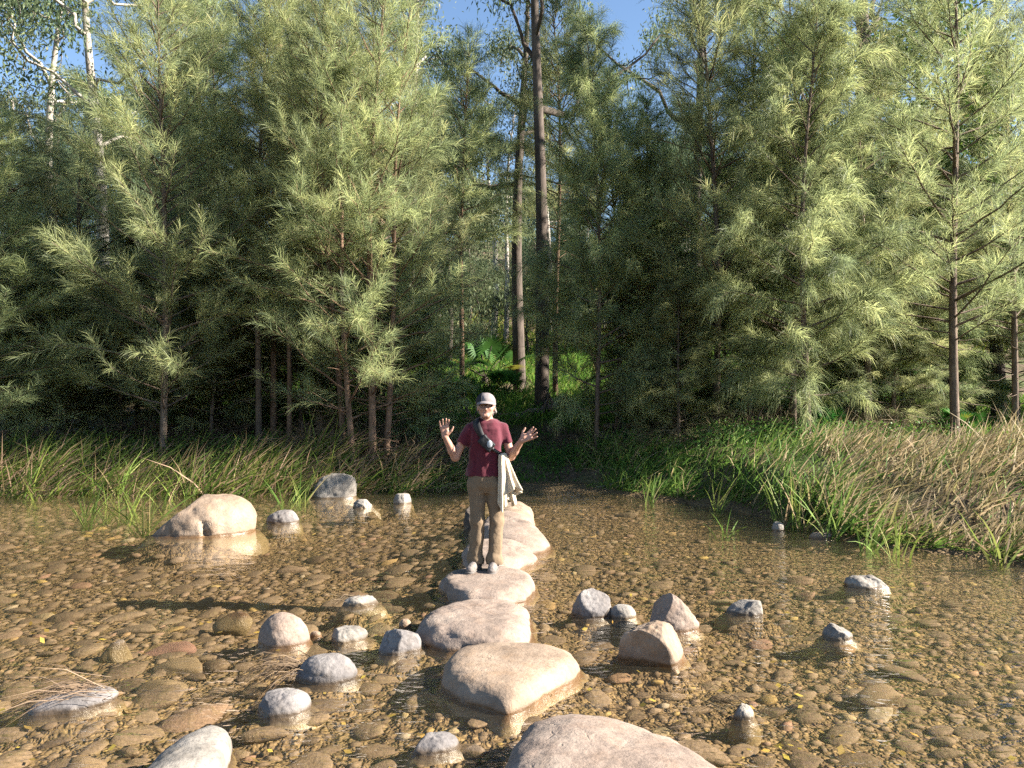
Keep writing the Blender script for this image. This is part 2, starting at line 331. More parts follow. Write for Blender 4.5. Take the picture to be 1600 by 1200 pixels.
# ------------------------------------------------------------------ rocks that stand out of the water
def rock_mesh(name, ang, Rr, H, top_e=.6, top_g=1.0, skew=(0, 0), depth=.4, flare=.38, rough=.05, cuts=0, seed=0, mat=None, nt_=72, nv=26, tilt=(0, 0), cutlist=(), dents=()):
    """outline radius Rr at angles ang (plan view); dome of height H over the waterline"""
    r = RS(seed); depth = float(np.clip(np.mean(Rr) * 1.3, .16, .42)); flare = .3 if np.mean(Rr) > .15 else .55
    th = np.arange(nt_) * 2 * math.pi / nt_
    o = np.argsort(ang % (2 * math.pi)); aa = (ang % (2 * math.pi))[o]; rr = Rr[o]
    R = np.interp(th, np.concatenate([aa - 2 * math.pi, aa, aa + 2 * math.pi]), np.tile(rr, 3))
    for _ in range(2): R = (np.roll(R, 1) + 2 * R + np.roll(R, -1)) / 4
    ph = np.linspace(0, 1, nv)[1:] * math.pi / 2
    prof = [(1 + flare, -depth), (1 + flare * .94, -depth * .6), (1 + flare * .78, -depth * .34), (1 + flare * .45, -depth * .13), (1.0, 0.0)]
    prof += [(math.cos(p) ** top_e if p < 1.5707 else 0.0, H * math.sin(p) ** top_g) for p in ph[:-1]]
    K = len(prof); pr = np.array(prof)
    X = R[None] * np.cos(th)[None] * pr[:, :1]; Y = R[None] * np.sin(th)[None] * pr[:, :1]
    Z = np.repeat(pr[:, 1:], nt_, 1)
    P = np.stack([X, Y, Z], -1)
    P = np.concatenate([P.reshape(-1, 3), [[0, 0, H]]]); t = np.clip(P[:, 2] / H, 0, 1)
    S = float(np.mean(Rr))
    P[:, 0] += skew[0] * S * t; P[:, 1] += skew[1] * S * t
    P[:, 2] += np.where(P[:, 2] > 0, (tilt[0] * P[:, 0] + tilt[1] * P[:, 1]), 0)
    cl = list(cutlist)
    for _ in range(cuts):
        n = unit(np.array([r.normal(), r.normal(), abs(r.normal()) * .8])); cl.append((n, r.uniform(.62, .9)))
    sc = np.array([S, S, max(H, .5 * S)])
    for n, d in cl:
        n = unit(np.asarray(n, float)); q = (P / sc) @ n - d; q = np.maximum(q, 0)
        P = P - (q * .92)[:, None] * n[None] * sc
    c0 = np.array([0, 0, 0.25 * H]); dirs = unit(P - c0)
    f = 1.3 / S
    off = r.uniform(0, 50, 3)
    P = P + dirs * (rough * S * (fbm(P * f * 1.2 + off, seed, 3) * 1.0 + .5 * fbm(P * f * 4.5 + off, seed + 9, 4)))[:, None]
    for (dx, dy, dz, rad, dep) in dents:
        q = np.linalg.norm((P - np.array([dx, dy, dz])) / rad, axis=1); P = P - dirs * (dep * np.exp(-q ** 2 * 2))[:, None]
    i = np.arange(K - 1)[:, None] * nt_ + np.arange(nt_)[None]; j = np.arange(K - 1)[:, None] * nt_ + ((np.arange(nt_) + 1) % nt_)[None]
    q = np.stack([i, j, j + nt_, i + nt_], -1).reshape(-1, 4)
    a = (K - 1) * nt_ + np.arange(nt_); b = (K - 1) * nt_ + (np.arange(nt_) + 1) % nt_
    tri = np.stack([a, b, np.full(nt_, K * nt_)], -1)
    return make_mesh(name, P, [q, tri], mat)

def rock_outline(name, label, pts, ztop, mat, category='stone', group=None, zout=None, **kw):
    """plan outline given by points seen in the photograph, dropped onto a level plane at height zout"""
    zo = ztop * .55 if zout is None else zout
    P = np.array([at_z(a, b, zo)[:2] for a, b in pts]); c = (P.max(0) + P.min(0)) / 2
    d = P - c; d2 = []
    n = len(d)
    for i in range(n):
        for t in np.linspace(0, 1, 6)[:-1]: d2.append(d[i] * (1 - t) + d[(i + 1) % n] * t)
    d2 = np.array(d2)
    me = rock_mesh(name, np.arctan2(d2[:, 1], d2[:, 0]), np.linalg.norm(d2, axis=1), ztop, mat=M[mat], **kw)
    STONES.append((c[0], c[1], float(np.mean(np.linalg.norm(d2, axis=1)))))
    o = link(name, me, None, (c[0], c[1], 0), label=label, category=category)
    if group: o['group'] = group
    return o
def rock_front(name, label, x0, x1, ytop, ywater, mat, dep=.8, category='stone', group=None, rot=0., **kw):
    """stone seen from the side: left and right edge, top and front waterline in the photograph"""
    D = at_z((x0 + x1) / 2, ywater)[1]; W = (x1 - x0) / F * D; d = W * dep; D += d * .42; W = (x1 - x0) / F * D
    H = max(at_y(800, ytop, D + d * .05)[2], .03)
    a = np.linspace(0, 2 * math.pi, 48, endpoint=False)
    A, B = W / 2, d / 2
    R = A * B / np.sqrt((B * np.cos(a - rot)) ** 2 + (A * np.sin(a - rot)) ** 2)
    R *= (W / 2) / np.max(np.abs(R * np.cos(a)))
    me = rock_mesh(name, a, R, H, mat=M[mat], **kw)
    if np.mean(R) > .09: STONES.append((x_at((x0 + x1) / 2, D), D, float(np.mean(R))))
    o = link(name, me, None, (x_at((x0 + x1) / 2, D), D, 0), label=label, category=category)
    if group: o['group'] = group
    return o

ST = 'stepping stones across the stream'
rock_outline('stepping_stone', 'broad pale pinkish stepping stone nearest the camera, cut by the bottom edge',
    [(780, 1200), (795, 1160), (826, 1126), (870, 1110), (930, 1109), (995, 1120), (1060, 1148), (1116, 1182), (1160, 1230), (1150, 1290), (1060, 1340), (920, 1345), (820, 1295), (785, 1245)],
    .19, 'rock_pink', 'stepping stone', ST, top_e=.42, rough=.045, seed=3, nt_=110, nv=36, tilt=(-.02, -.05))
rock_outline('stepping_stone', 'heart-shaped tan stepping stone, flat topped, with a pointed corner towards the camera',
    [(690, 1048), (694, 1022), (716, 1006), (760, 999), (812, 997), (862, 1001), (895, 1012), (908, 1027), (893, 1042), (855, 1062), (815, 1086), (794, 1093), (768, 1084), (722, 1070)],
    .12, 'rock_tan', 'stepping stone', ST, zout=.1, top_e=.30, rough=.03, seed=5, nt_=110, nv=36)
rock_outline('stepping_stone', 'rounded pinkish stepping stone with a pothole, just in front of the one stood on',
    [(652, 978), (668, 956), (700, 942), (750, 937), (800, 936), (826, 950), (832, 975), (820, 994), (775, 1002), (715, 999), (672, 992)],
    .15, 'rock_pink', 'stepping stone', ST, zout=.09, top_e=.42, rough=.05, seed=7, nt_=110, nv=36, dents=((.15, .17, .19, .07, .05), (.1, -.1, .18, .05, .03)))
rock_outline('stepping_stone', 'flat cracked stepping stone under the feet of the standing person',
    [(684, 905), (700, 892), (740, 886), (790, 887), (828, 893), (836, 905), (822, 924), (780, 936), (732, 934), (700, 922)],
    .13, 'rock_pink', 'stepping stone', ST, zout=.09, top_e=.25, rough=.05, seed=9, nt_=110, nv=36, dents=((.0, -.25, .08, .06, .05), (.03, -.15, .1, .05, .04)))
rock_outline('stepping_stone', 'pale sloping stepping stone close behind the legs of the standing person',
    [(722, 866), (732, 852), (770, 844), (805, 843), (836, 855), (845, 866), (815, 880), (780, 890), (742, 886)],
    .15, 'rock_pink', 'stepping stone', ST, zout=.08, top_e=.5, rough=.06, seed=11, skew=(-.1, .1))
rock_outline('stepping_stone', 'large sloping pale stepping stone between the person and the far bank',
    [(752, 830), (770, 812), (800, 803), (826, 808), (845, 824), (863, 842), (845, 852), (805, 856), (765, 848)],
    .22, 'rock_pink', 'stepping stone', ST, zout=.1, top_e=.6, rough=.05, seed=13, skew=(-.12, .18))
rock_outline('stepping_stone', 'rounded pale stepping stone farthest from the camera, nearest the path',
    [(770, 800), (785, 790), (812, 787), (832, 796), (836, 810), (810, 818), (780, 815)],
    .22, 'rock_tan', 'stepping stone', ST, zout=.12, top_e=.5, rough=.05, seed=15)
rock_front('stepping_stone', 'dark shaded stone beside the far end of the stepping stones', 724, 760, 790, 824, 'rock_dark', .9, 'stepping stone', ST, top_e=.5, rough=.07, seed=17, cuts=3)

BS = 'stones standing in the stream'
rock_front('boulder', 'large smooth tan boulder with a crack, mirrored in the calm water on the left', 226, 397, 774, 838, 'rock_tan', .72, 'boulder', None,
    top_e=.66, rough=.035, seed=21, nt_=130, nv=44, skew=(.22, .1), cutlist=(((-1.0, -.15, .9), .62),), dents=((.27, -.44, .03, .05, .08), (.25, -.43, .09, .05, .07), (.22, -.41, .15, .05, .05), (.17, -.39, .2, .05, .045), (.11, -.36, .25, .05, .03), (.05, -.33, .3, .05, .025)))
rock_front('boulder', 'grey and white weathered boulder among the reeds at the far bank', 488, 558, 741, 779, 'rock_white', .8, 'boulder', None, top_e=.45, rough=.07, seed=22, cuts=2, skew=(.15, 0))
rock_front('stone', 'small flat whitish stone just right of the weathered far boulder', 552, 587, 780, 794, 'rock_white', .7, group=BS, top_e=.55, rough=.1, seed=23, cuts=2)
rock_front('stone', 'pale sunlit block of stone standing in shade near the far bank', 615, 644, 771, 788, 'rock_white', .7, group=BS, top_e=.35, rough=.05, seed=24, cuts=2)
rock_front('stone', 'low grey rounded stone to the right of the large cracked boulder', 417, 468, 797, 818, 'rock_grey', .8, group=BS, top_e=.7, rough=.07, seed=25, cuts=2)
rock_front('stone', 'flat pale sliver of stone beyond the cone-shaped stone', 533, 593, 931, 947, 'rock_white', .5, group=BS, top_e=.6, rough=.07, seed=26, cuts=3, skew=(.15, 0))
rock_front('stone', 'upright cone-shaped grey-pink stone with a pale base', 406, 486, 957, 1012, 'rock_pink', .85, group=BS, top_e=1.0, rough=.03, seed=27, skew=(-.06, 0), nt_=96, nv=36)
rock_front('stone', 'angular whitish stone between the cone-shaped stone and the dark grey one', 508, 574, 980, 1005, 'rock_white', .6, group=BS, top_e=.5, rough=.06, seed=28, cuts=4, rot=.3, skew=(.15, .1))
rock_front('stone', 'angular dark grey stone left of the stepping stones', 591, 658, 978, 1024, 'rock_grey', .9, group=BS, top_e=.62, rough=.05, seed=29, cuts=5, nt_=96, nv=36)
rock_front('stone', 'rounded grey stone with dry grass caught on its left end', 465, 559, 1022, 1069, 'rock_grey', .75, group=BS, top_e=.72, rough=.035, seed=30, skew=(.05, 0), cuts=1, nt_=96, nv=36)
rock_front('stone', 'pale grey wedge-shaped stone below the one with dry grass', 388, 486, 1078, 1120, 'rock_grey', .75, group=BS, top_e=.75, rough=.045, seed=31, skew=(.22, .05), cuts=3, nt_=96, nv=36)
rock_outline('stone', 'long smooth whitish stone slanting out of the water at the bottom left',
    [(362, 1160), (350, 1144), (325, 1140), (285, 1160), (235, 1195), (190, 1240), (170, 1290), (215, 1300), (290, 1270), (345, 1210)], .17, 'rock_white', group=BS, zout=.06, top_e=.8, rough=.03, seed=32, skew=(.1, .1), nt_=110, nv=36)
rock_front('stone', 'small grey stone left of the nearest stepping stone', 640, 719, 1146, 1178, 'rock_grey', .7, group=BS, top_e=.7, rough=.05, seed=33, cuts=3, rot=.3)
rock_front('stone', 'leaning pale grey stone with a dark hollow, right of the stepping stones', 890, 953, 918, 967, 'rock_grey', .75, group=BS, top_e=.85, rough=.05, seed=34, skew=(.3, 0), cuts=3, nt_=96, nv=36, dents=((.09, -.13, .2, .075, .07),))
rock_front('stone', 'small smooth pale stone touching the leaning hollowed stone', 951, 993, 944, 968, 'rock_white', .8, group=BS, top_e=.75, rough=.04, seed=35)
rock_front('stone', 'tall pointed tan stone behind the dark-fronted round one', 1001, 1091, 926, 988, 'rock_pink', .8, group=BS, top_e=.85, rough=.05, seed=36, cuts=4, nt_=96, nv=36)
rock_front('stone', 'round stone with a dark overhanging front face, sunlit on its right', 966, 1073, 972, 1041, 'rock_tan', .8, group=BS, top_e=.55, rough=.055, seed=37, cuts=1, nt_=110, nv=40, cutlist=(((-.6, -1.0, -.15), .5), ((.8, -.4, .5), .8), ((-.3, .2, 1), .93)))
rock_front('stone', 'blocky white-topped stone standing alone right of the pointed tan stone', 1132, 1204, 938, 962, 'rock_white', .5, group=BS, top_e=.35, rough=.06, seed=38, cuts=3)
rock_front('stone', 'low split stone near the dry reeds on the right', 1320, 1390, 899, 920, 'rock_white', .7, group=BS, top_e=.7, rough=.1, seed=39, cuts=4, skew=(-.15, .1))
rock_front('stone', 'small speckled black and white stone alone on the right', 1281, 1329, 973, 1001, 'rock_white', .8, group=BS, top_e=.55, rough=.09, seed=40, cuts=4)
rock_front('stone', 'small white-capped stone with trailing dry stems, lower right', 1140, 1176, 1100, 1125, 'rock_white', .9, group=BS, top_e=.8, rough=.05, seed=41, cuts=2)
rock_front('stone', 'tiny round stone at the foot of the right-hand reeds', 1205, 1224, 815, 830, 'rock_white', .9, group=BS, top_e=.7, rough=.05, seed=42)
rock_front('stone', 'long low tan stone at the edge of the right-hand reeds', 1262, 1300, 832, 842, 'rock_tan', .6, group=BS, top_e=.6, rough=.08, seed=43)
rock_front('stone', 'small orange-tan cobble beside the dark grey stone', 624, 644, 967, 981, 'rock_tan', .9, group=BS, top_e=.7, rough=.04, seed=47)
rock_front('stone', 'small pebble right of the cone-shaped stone', 486, 504, 986, 996, 'rock_tan', .8, group=BS, top_e=.7, rough=.04, seed=48)
rock_front('stone', 'half-sunken stone covered by dry grass at the lower left', 60, 176, 1078, 1112, 'rock_grey', .6, group=BS, top_e=.9, rough=.05, seed=49, rot=.45, skew=(.3, .1))
rock_front('stone', 'small tan rock pressed against the leaning hollowed stone, with dead leaves', 936, 956, 950, 966, 'rock_dark', .8, group=BS, top_e=.7, rough=.06, seed=50)

# ------------------------------------------------------------------ the bed sheet, banked up round the stones, and its cobbles
xs = np.concatenate([np.linspace(-60, -12.5, 14), np.arange(-12, 12.01, .12), np.linspace(12.5, 60, 14)])
ys = np.concatenate([np.arange(-2.4, 2, .5), np.arange(2, 15.6, .12)])
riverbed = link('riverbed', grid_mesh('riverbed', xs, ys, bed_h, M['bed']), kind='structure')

def cobble_base(seed, sub=1):
    import bmesh
    bm = bmesh.new(); bmesh.ops.create_icosphere(bm, subdivisions=sub + 1, radius=1.0)
    V = np.array([v.co[:] for v in bm.verts]); T = np.array([[v.index for v in f.verts] for f in bm.faces]); bm.free()
    r = RS(seed)
    for _ in range(8):
        n = rand_dirs(r, 1)[0]; q = np.maximum(V @ n - r.uniform(.5, .85), 0); V = V - q[:, None] * n * .9
    V = V * (1 + .15 * fbm(V * 1.3 + seed * 7, seed, 2))[:, None]
    return V, T
m, nt, out = new_mat('cobble'); t, r_ = tint_of(nt)
co = N(nt, 'ShaderNodeNewGeometry').outputs['Position']
tt = math_(nt, 'FRACT', math_(nt, 'ADD', t, r_))
c = ramp(nt, tt, [(0, (0.096, 0.068, 0.044)), (.3, (0.123, 0.089, 0.059)), (.6, (0.148, 0.107, 0.070)), (.88, (0.167, 0.122, 0.081)), (.94, (0.176, 0.107, 0.078)), (.98, (0.239, 0.170, 0.059)), (1, (0.215, 0.178, 0.142))])
n1 = noise(nt, 16., 5, .65, co); n2 = noise(nt, 70., 3, .7, co)
c = mixc(nt, ramp(nt, n1, [(.52, (0,) * 3), (.75, (.6,) * 3)]), c, (.15, .118, .055))
c = mixc(nt, 1.0, c, ramp(nt, n2, [(.3, (.75,) * 3), (.7, (1.22,) * 3)]), 'MULTIPLY')
p = N(nt, 'ShaderNodeBsdfPrincipled', {'Base Color': c, 'Roughness': .85, 'Specular IOR Level': .12, 'Normal': bump(nt, n1, .5, .03)})
nt.links.new(p.outputs[0], out.inputs[0]); M['cobble'] = m
rg = RS(77)
bases = [cobble_base(s, 1) for s in range(8)]       # 162 vertices for the near ones
lows = [cobble_base(s, 0) for s in range(8)]
grid = {}; cob = []
def try_put(x, y, s):
    k = (int(x // .5), int(y // .5))
    for i in range(k[0] - 1, k[0] + 2):
        for j in range(k[1] - 1, k[1] + 2):
            for (a, b, c_) in grid.get((i, j), ()):
                if (a - x) ** 2 + ((b - y) * 1.25) ** 2 < ((s + c_) * .80) ** 2: return False
    grid.setdefault(k, []).append((x, y, s)); return True
for smin, smax, n in ((.15, .24, 420), (.095, .15, 5000), (.06, .095, 16000), (.038, .06, 34000)):
    U = rg.rand(n, 3)
    yy_ = 3.1 + 11.6 * U[:, 1] ** 1.15; xx_ = (U[:, 0] - .5) * 1.42 * yy_; sh_ = shore(xx_) - .1; pat_ = fbm2(xx_ * .7, yy_ * .7, 71) < -.42
    for (u, v, w), x, y, shy, patch in zip(U, xx_, yy_, sh_, pat_):
        if y > shy: continue
        if any((x - a_) ** 2 + (y - b_) ** 2 < (c_ * .95) ** 2 for a_, b_, c_ in STONES): continue
        if smax < .064 and y > 8.5: continue
        # packed cobbles left of the stepping stones, gravel with fewer cobbles to the right and in the near channel
        dens = .97 if x < -.6 else .3
        if y < 5.0 and x > -1.6: dens = .5
        if smin > .12 and x > 0: dens *= .25
        elif smin > .09 and x > 0: dens *= .5
        if patch and smin < .16: dens *= .25
        if ((u * 977 + v * 131) % 1) > dens: continue
        s = smin + (smax - smin) * w ** 1.6
        if try_put(x, y, s): cob.append((x, y, s))
cob = np.array(cob)
rot = rg.normal(.3, .45, len(cob)); asp = rg.uniform(.52, .85, len(cob)); flat = rg.uniform(.2, .36, len(cob))
til = rg.normal(-.13, .12, len(cob)); til2 = rg.normal(0, .1, len(cob)); kind = rg.randint(0, 8, len(cob)); ctint = rg.rand(len(cob))
cz = bed_h(cob[:, 0], cob[:, 1]) + cob[:, 2] * flat * .02
cz = np.minimum(cz, -.03 - cob[:, 2] * flat * .55)
vis = (np.abs(cob[:, 0]) < .655 * cob[:, 1]) & (cob[:, 1] > 3.55)
score = np.where(vis, cob[:, 2] / cob[:, 1], 0)
order = np.argsort(-score); big = order[:300]; rest = order[300:]
bm_ = [make_mesh('cobble', V, [T], M['cobble'], True, {'tint': np.full(len(V), .12 * i)}) for i, (V, T) in enumerate(bases)]
for i in big:
    o = link('cobble', bm_[kind[i]], riverbed, (cob[i, 0], cob[i, 1], cz[i]))
    s = cob[i, 2]; o.scale = (s, s * asp[i], s * flat[i]); o.rotation_euler = (til2[i], til[i], rot[i])
mb = MB()
for k in range(8):
    I = rest[kind[rest] == k]
    for near in (True, False):
        J = I[(score[I] > .018)] if near else I[(score[I] <= .018)]
        if not len(J): continue
        V, T = (bases if False else lows)[k]
        s = cob[J, 2]; P = V[None] * np.stack([s, s * asp[J], s * flat[J]], -1)[:, None]
        ct, sn = np.cos(til[J])[:, None], np.sin(til[J])[:, None]
        P = np.stack([P[..., 0] * ct + P[..., 2] * sn, P[..., 1], -P[..., 0] * sn + P[..., 2] * ct], -1)
        cr, sr = np.cos(rot[J])[:, None], np.sin(rot[J])[:, None]
        P = np.stack([P[..., 0] * cr - P[..., 1] * sr, P[..., 0] * sr + P[..., 1] * cr, P[..., 2]], -1)
        P = P + np.stack([cob[J, 0], cob[J, 1], cz[J]], -1)[:, None]
        mb.add(P, (np.arange(len(J))[:, None, None] * len(V) + T[None]).reshape(-1, 3), np.repeat(ctint[J], len(V)))
link('small_cobbles', mb.mesh('small_cobbles', M['cobble']), riverbed, kind='stuff')
# the few sunken stones that stand out by size or colour
def sunk(label, x0, x1, y0, y1, colr, ztop, h=.12, rot=0.1):
    m_ = bpy.data.materials.get('sunk_' + colr[0]) or plain_mat('sunk_' + colr[0], colr[1], .8, .15, 30., .25, .02)
    P = at_z((x0 + x1) / 2, (y0 + y1) / 2, ztop); W = (x1 - x0) / F * P[1]
    V, T = cobble_base(int(x0), 2)
    o = link('sunken_stone', make_mesh('sunken_stone', V, [T], m_, True, {'tint': np.full(len(V), .5)}), None, (P[0], P[1], ztop - h * .6), label=label, category='stone', group='large stones lying under the water')
    o.scale = (W / 2, W * .3, h); o.rotation_euler = (.02, -.06, rot)
sunk('flat brown stone just under the surface on the lower right', 1322, 1418, 1066, 1096, ('brown', (.17, .122, .075)), -.05, .07)
sunk('long reddish stone lying under clear water on the left', 222, 330, 994, 1024, ('red', (.20, .115, .085)), -.075, .06, rot=.25)
sunk('brown stone under water below the long reddish one', 232, 326, 1024, 1052, ('tan', (.16, .118, .07)), -.07, .07, rot=.15)
sunk('olive brown sunken stone above the dry-grass stone on the left', 212, 296, 1054, 1084, ('tan', (.16, .118, .07)), -.07, .07, rot=.2)
sunk('big rounded brown stone sunk at the bottom edge, left', 96, 170, 1168, 1215, ('brown', (.21, .15, .085)), -.05, rot=.3)
sunk('yellow algae-covered stone at the far lower left', 8, 52, 1112, 1142, ('yellow', (.36, .27, .06)), -.07, rot=.4)

# yellow and orange leaves and chips lying on the bed of the near channel
rl = RS(401); n = 420; y = 3.5 + 4.2 * rl.rand(n) ** 1.3; x = (rl.rand(n) - .5) * 1.3 * y; z = bed_h(x, y) + .035
p = np.stack([x, y, z], -1); d = unit(np.stack([rl.normal(size=n), rl.normal(size=n), rl.normal(0, .25, n)], -1)); l = rl.uniform(.025, .07, (n, 1)); W = unit(np.cross(d, UP + rl.normal(0, .3, (n, 3)))) * l * .3
V = np.stack([p, p + d * l * .5 + W, p + d * l, p + d * l * .5 - W], 1).reshape(-1, 3); mb = MB(); mb.add(V, np.arange(n)[:, None] * 4 + np.array([[0, 1, 2, 3]]), np.repeat(rl.rand(n), 4))
M['sunk_leaf'] = foliage_mat('sunk_leaf', [(0, (.10, .06, .03)), (.5, (.28, .17, .05)), (.8, (.42, .30, .07)), (1, (.40, .17, .06))], .2, .6, .2, .1)
link('sunken_leaves', mb.mesh('sunken_leaves', M['sunk_leaf'], False), riverbed, kind='stuff')

def awash(label, x0, x1, y, mat, ztop, seed, rot):
    P = at_z((x0 + x1) / 2, y, 0); W = (x1 - x0) / F * P[1]; V, T = cobble_base(seed, 2)
    o = link('stone', make_mesh('stone', V, [T], M[mat]), None, (P[0], P[1], ztop - .13), label=label, category='stone', group=BS)
    o.scale = (W / 2, W * .32, .13); o.rotation_euler = (.03, -.05, rot)
awash('small wet stone tip left of the pale sliver of stone', 335, 400, 957, 'rock_pink', .016, 901, .2)
awash('small white stone tip alone on the left with a trailing stem', 160, 214, 1004, 'rock_white', .018, 904, .3)

# ------------------------------------------------------------------ trees
def trunk_line(r, H, lean=(0, 0), wob=.12, n=22, base=(0, 0)):
    t = np.linspace(0, 1, n); w1, w2 = r.uniform(0, 6.28, 2)
    x = base[0] + lean[0] * t * H + wob * np.sin(t * 5 + w1) * t; y = base[1] + lean[1] * t * H + wob * np.sin(t * 4.2 + w2) * t
    return np.stack([x, y, t * H - .15 * (1 - t)], -1)
def sample_line(P, s):
    f = s * (len(P) - 1); i = np.clip(f.astype(int), 0, len(P) - 2); w = (f - i)[:, None]
    return P[i] * (1 - w) + P[i + 1] * w, unit(P[i + 1] - P[i])
def sheoak(seed, H, R, clear, n_prim, n_str, trunks=((0, 0, 0, 0, 1.0),), w=.0031, slen=(.18, .38), droop=.3, up=(.35, .95), r0=.075, dead=0, lift=.45, sag=.05):
    """feathery she-oak: ascending limbs, side twigs, and thin drooping needle sprays"""
    r = RS(seed); wood = MB(); leaf = MB()
    PS, PD, PL = [], [], []
    for (bx, by, lx, ly, hs) in trunks:
        h = H * hs; T = trunk_line(r, h, (lx, ly), .16, 24, (bx, by)); t = np.linspace(0, 1, 24)
        V, q = tubes(T, r0 * hs * ((1 - t) ** .85 * .92 + .04), 8); wood.add(V, q)
        n = int(n_prim * hs / len(trunks) * (1.4 if len(trunks) > 1 else 1))
        s = clear + (1 - clear) * (np.arange(n) + r.rand(n)) / n * .985
        p, tg = sample_line(T, s); az = np.arange(n) * 2.39996 + r.normal(0, .4, n)
        rel = (s - clear) / (1 - clear)
        el = up[0] + (up[1] - up[0]) * rel + r.normal(0, .14, n)
        d = np.stack([np.cos(az) * np.cos(el), np.sin(az) * np.cos(el), np.sin(el)], -1)
        L = R * (1.0 - rel) ** .62 * (.55 + .45 * np.minimum(1, rel / .12)) * r.uniform(.6, 1.2, n) + .28
        PS.append(p); PD.append(d); PL.append(L)
        if dead:
            k = dead; sd = r.uniform(.06, clear + .12, k); p2, _ = sample_line(T, sd); a2 = r.uniform(0, 6.28, k); e2 = r.uniform(-.3, .6, k)
            d2 = np.stack([np.cos(a2) * np.cos(e2), np.sin(a2) * np.cos(e2), np.sin(e2)], -1); l2 = r.uniform(.3, 1.1, k)
            tt = np.linspace(0, 1, 4); Q = p2[:, None] + d2[:, None] * (l2[:, None] * tt)[..., None] + r.normal(0, .03, (k, 4, 3))
            V, q = tubes(Q, np.repeat((.010 * (1 - tt * .8))[None], k, 0), 4); wood.add(V, q)
    p0 = np.concatenate(PS); d = np.concatenate(PD); L = np.concatenate(PL); n = len(L)
    t = np.linspace(0, 1, 8)
    bendv = np.stack([r.normal(0, .08, n), r.normal(0, .08, n), r.normal(.10, .12, n)], -1)
    Pm = p0[:, None] + d[:, None] * (L[:, None] * t)[..., None] + bendv[:, None] * (L[:, None] * t ** 2)[..., None]
    Pm = Pm + r.normal(0, .012, Pm.shape) * t[None, :, None] * L[:, None, None]
    V, q = tubes(Pm, (.008 + .010 * L)[:, None] * (1 - .8 * t)[None], 4); wood.add(V, q)
    # side twigs
    ns = np.maximum(3, (L * 5.5).astype(int)); idx = np.repeat(np.arange(n), ns); K = len(idx)
    s = r.uniform(.18, 1.0, K) ** .8
    f = s * 7; i0 = np.clip(f.astype(int), 0, 6); ww = (f - i0)[:, None]
    q0 = Pm[idx, i0] * (1 - ww) + Pm[idx, i0 + 1] * ww; tg = unit(Pm[idx, i0 + 1] - Pm[idx, i0])
    sd = unit(tg * .9 + perp_to(r, tg) * r.uniform(.5, 1.0, (K, 1)) + UP * lift)
    l2 = r.uniform(.28, .75, K) * (.55 + .45 * np.minimum(1, L[idx] / 1.2))
    t3 = np.linspace(0, 1, 4)
    Q = q0[:, None] + sd[:, None] * (l2[:, None] * t3)[..., None] + np.array([0, 0, -1.0]) * (sag * l2[:, None] * t3 ** 2)[..., None]
    V, q = tubes(Q, np.repeat((.0045 * (1 - .7 * t3))[None], K, 0), 3); wood.add(V, q)
    # needle sprays along the twigs and the outer half of the limbs
    wgt = l2 / l2.sum(); n1 = int(n_str * .82); j = r.choice(K, n1, p=wgt); ss = r.rand(n1) ** .8
    f = ss * 3; i0 = np.clip(f.astype(int), 0, 2); ww = (f - i0)[:, None]
    a = Q[j, i0] * (1 - ww) + Q[j, i0 + 1] * ww; ta = unit(Q[j, i0 + 1] - Q[j, i0])
    n2 = n_str - n1; j2 = r.choice(n, n2, p=L / L.sum()); s2 = r.uniform(.35, 1, n2); f = s2 * 7; i0 = np.clip(f.astype(int), 0, 6); ww = (f - i0)[:, None]
    b = Pm[j2, i0] * (1 - ww) + Pm[j2, i0 + 1] * ww; tb = unit(Pm[j2, i0 + 1] - Pm[j2, i0])
    p = np.concatenate([a, b]); tg = np.concatenate([ta, tb]); tw = np.concatenate([r.rand(K)[j], r.rand(n)[j2]])
    dr = unit(tg * r.uniform(.5, 1.2, (n_str, 1)) + perp_to(r, tg) * r.uniform(.35, .95, (n_str, 1)))
    l = r.uniform(slen[0], slen[1], n_str)[:, None]
    m1 = p + dr * l * .5; m2 = m1 + unit(dr + np.array([0, 0, -droop]) + r.normal(0, .12, dr.shape)) * l * .5
    W = perp_to(r, dr) * (w * r.uniform(.7, 1.3, (n_str, 1)))
    V, fs = strands(p, m1, m2, W)
    leaf.add(V, fs, np.repeat(np.clip(.2 + .55 * tw + r.normal(0, .15, n_str), 0, .95), 5))
    return wood, leaf

def copy_tree(src, loc, rz, s, label, group=None, tilt=(0, 0)):
    o = src.copy(); COL.objects.link(o); o.location = loc; o.rotation_euler = (tilt[0], tilt[1], rz); o.scale = (s[0], s[0], s[1]); o['label'] = label
    if group: o['group'] = group
    for ch in src.children:
        c = ch.copy(); COL.objects.link(c); c.parent = o
    return o
class Kind:
    """a tree kind; the first planting is the source, later ones are copies of it and its parts"""
    def __init__(s, name, category, parts): s.name, s.cat, s.parts, s.src = name, category, parts, None
    def plant(s, x, y, rz, sc, label, group=None, z=None, tilt=(0, 0)):
        z = float(ground_h(x, y)) if z is None else z
        sc = sc if isinstance(sc, tuple) else (sc, sc)
        if s.src is None:
            s.src = thing(s.name, label, s.cat)
            for pn, me in s.parts: link(pn, me, s.src)
            o = s.src; o.location = (x, y, z); o.rotation_euler = (tilt[0], tilt[1], rz); o.scale = (sc[0], sc[0], sc[1])
            if group: o['group'] = group
            return o
        return copy_tree(s.src, (x, y, z), rz, sc, label, group, tilt)
def sheoak_kind(bark='bark_sheoak', **kw):
    w_, l_ = sheoak(**kw)
    return Kind('she_oak', 'tree', [('trunk', w_.mesh('trunk', M[bark])), ('crown', l_.mesh('crown', M['needle'], False))])
K_full = sheoak_kind(seed=1, H=11.5, R=2.1, clear=.10, n_prim=120, n_str=55687)
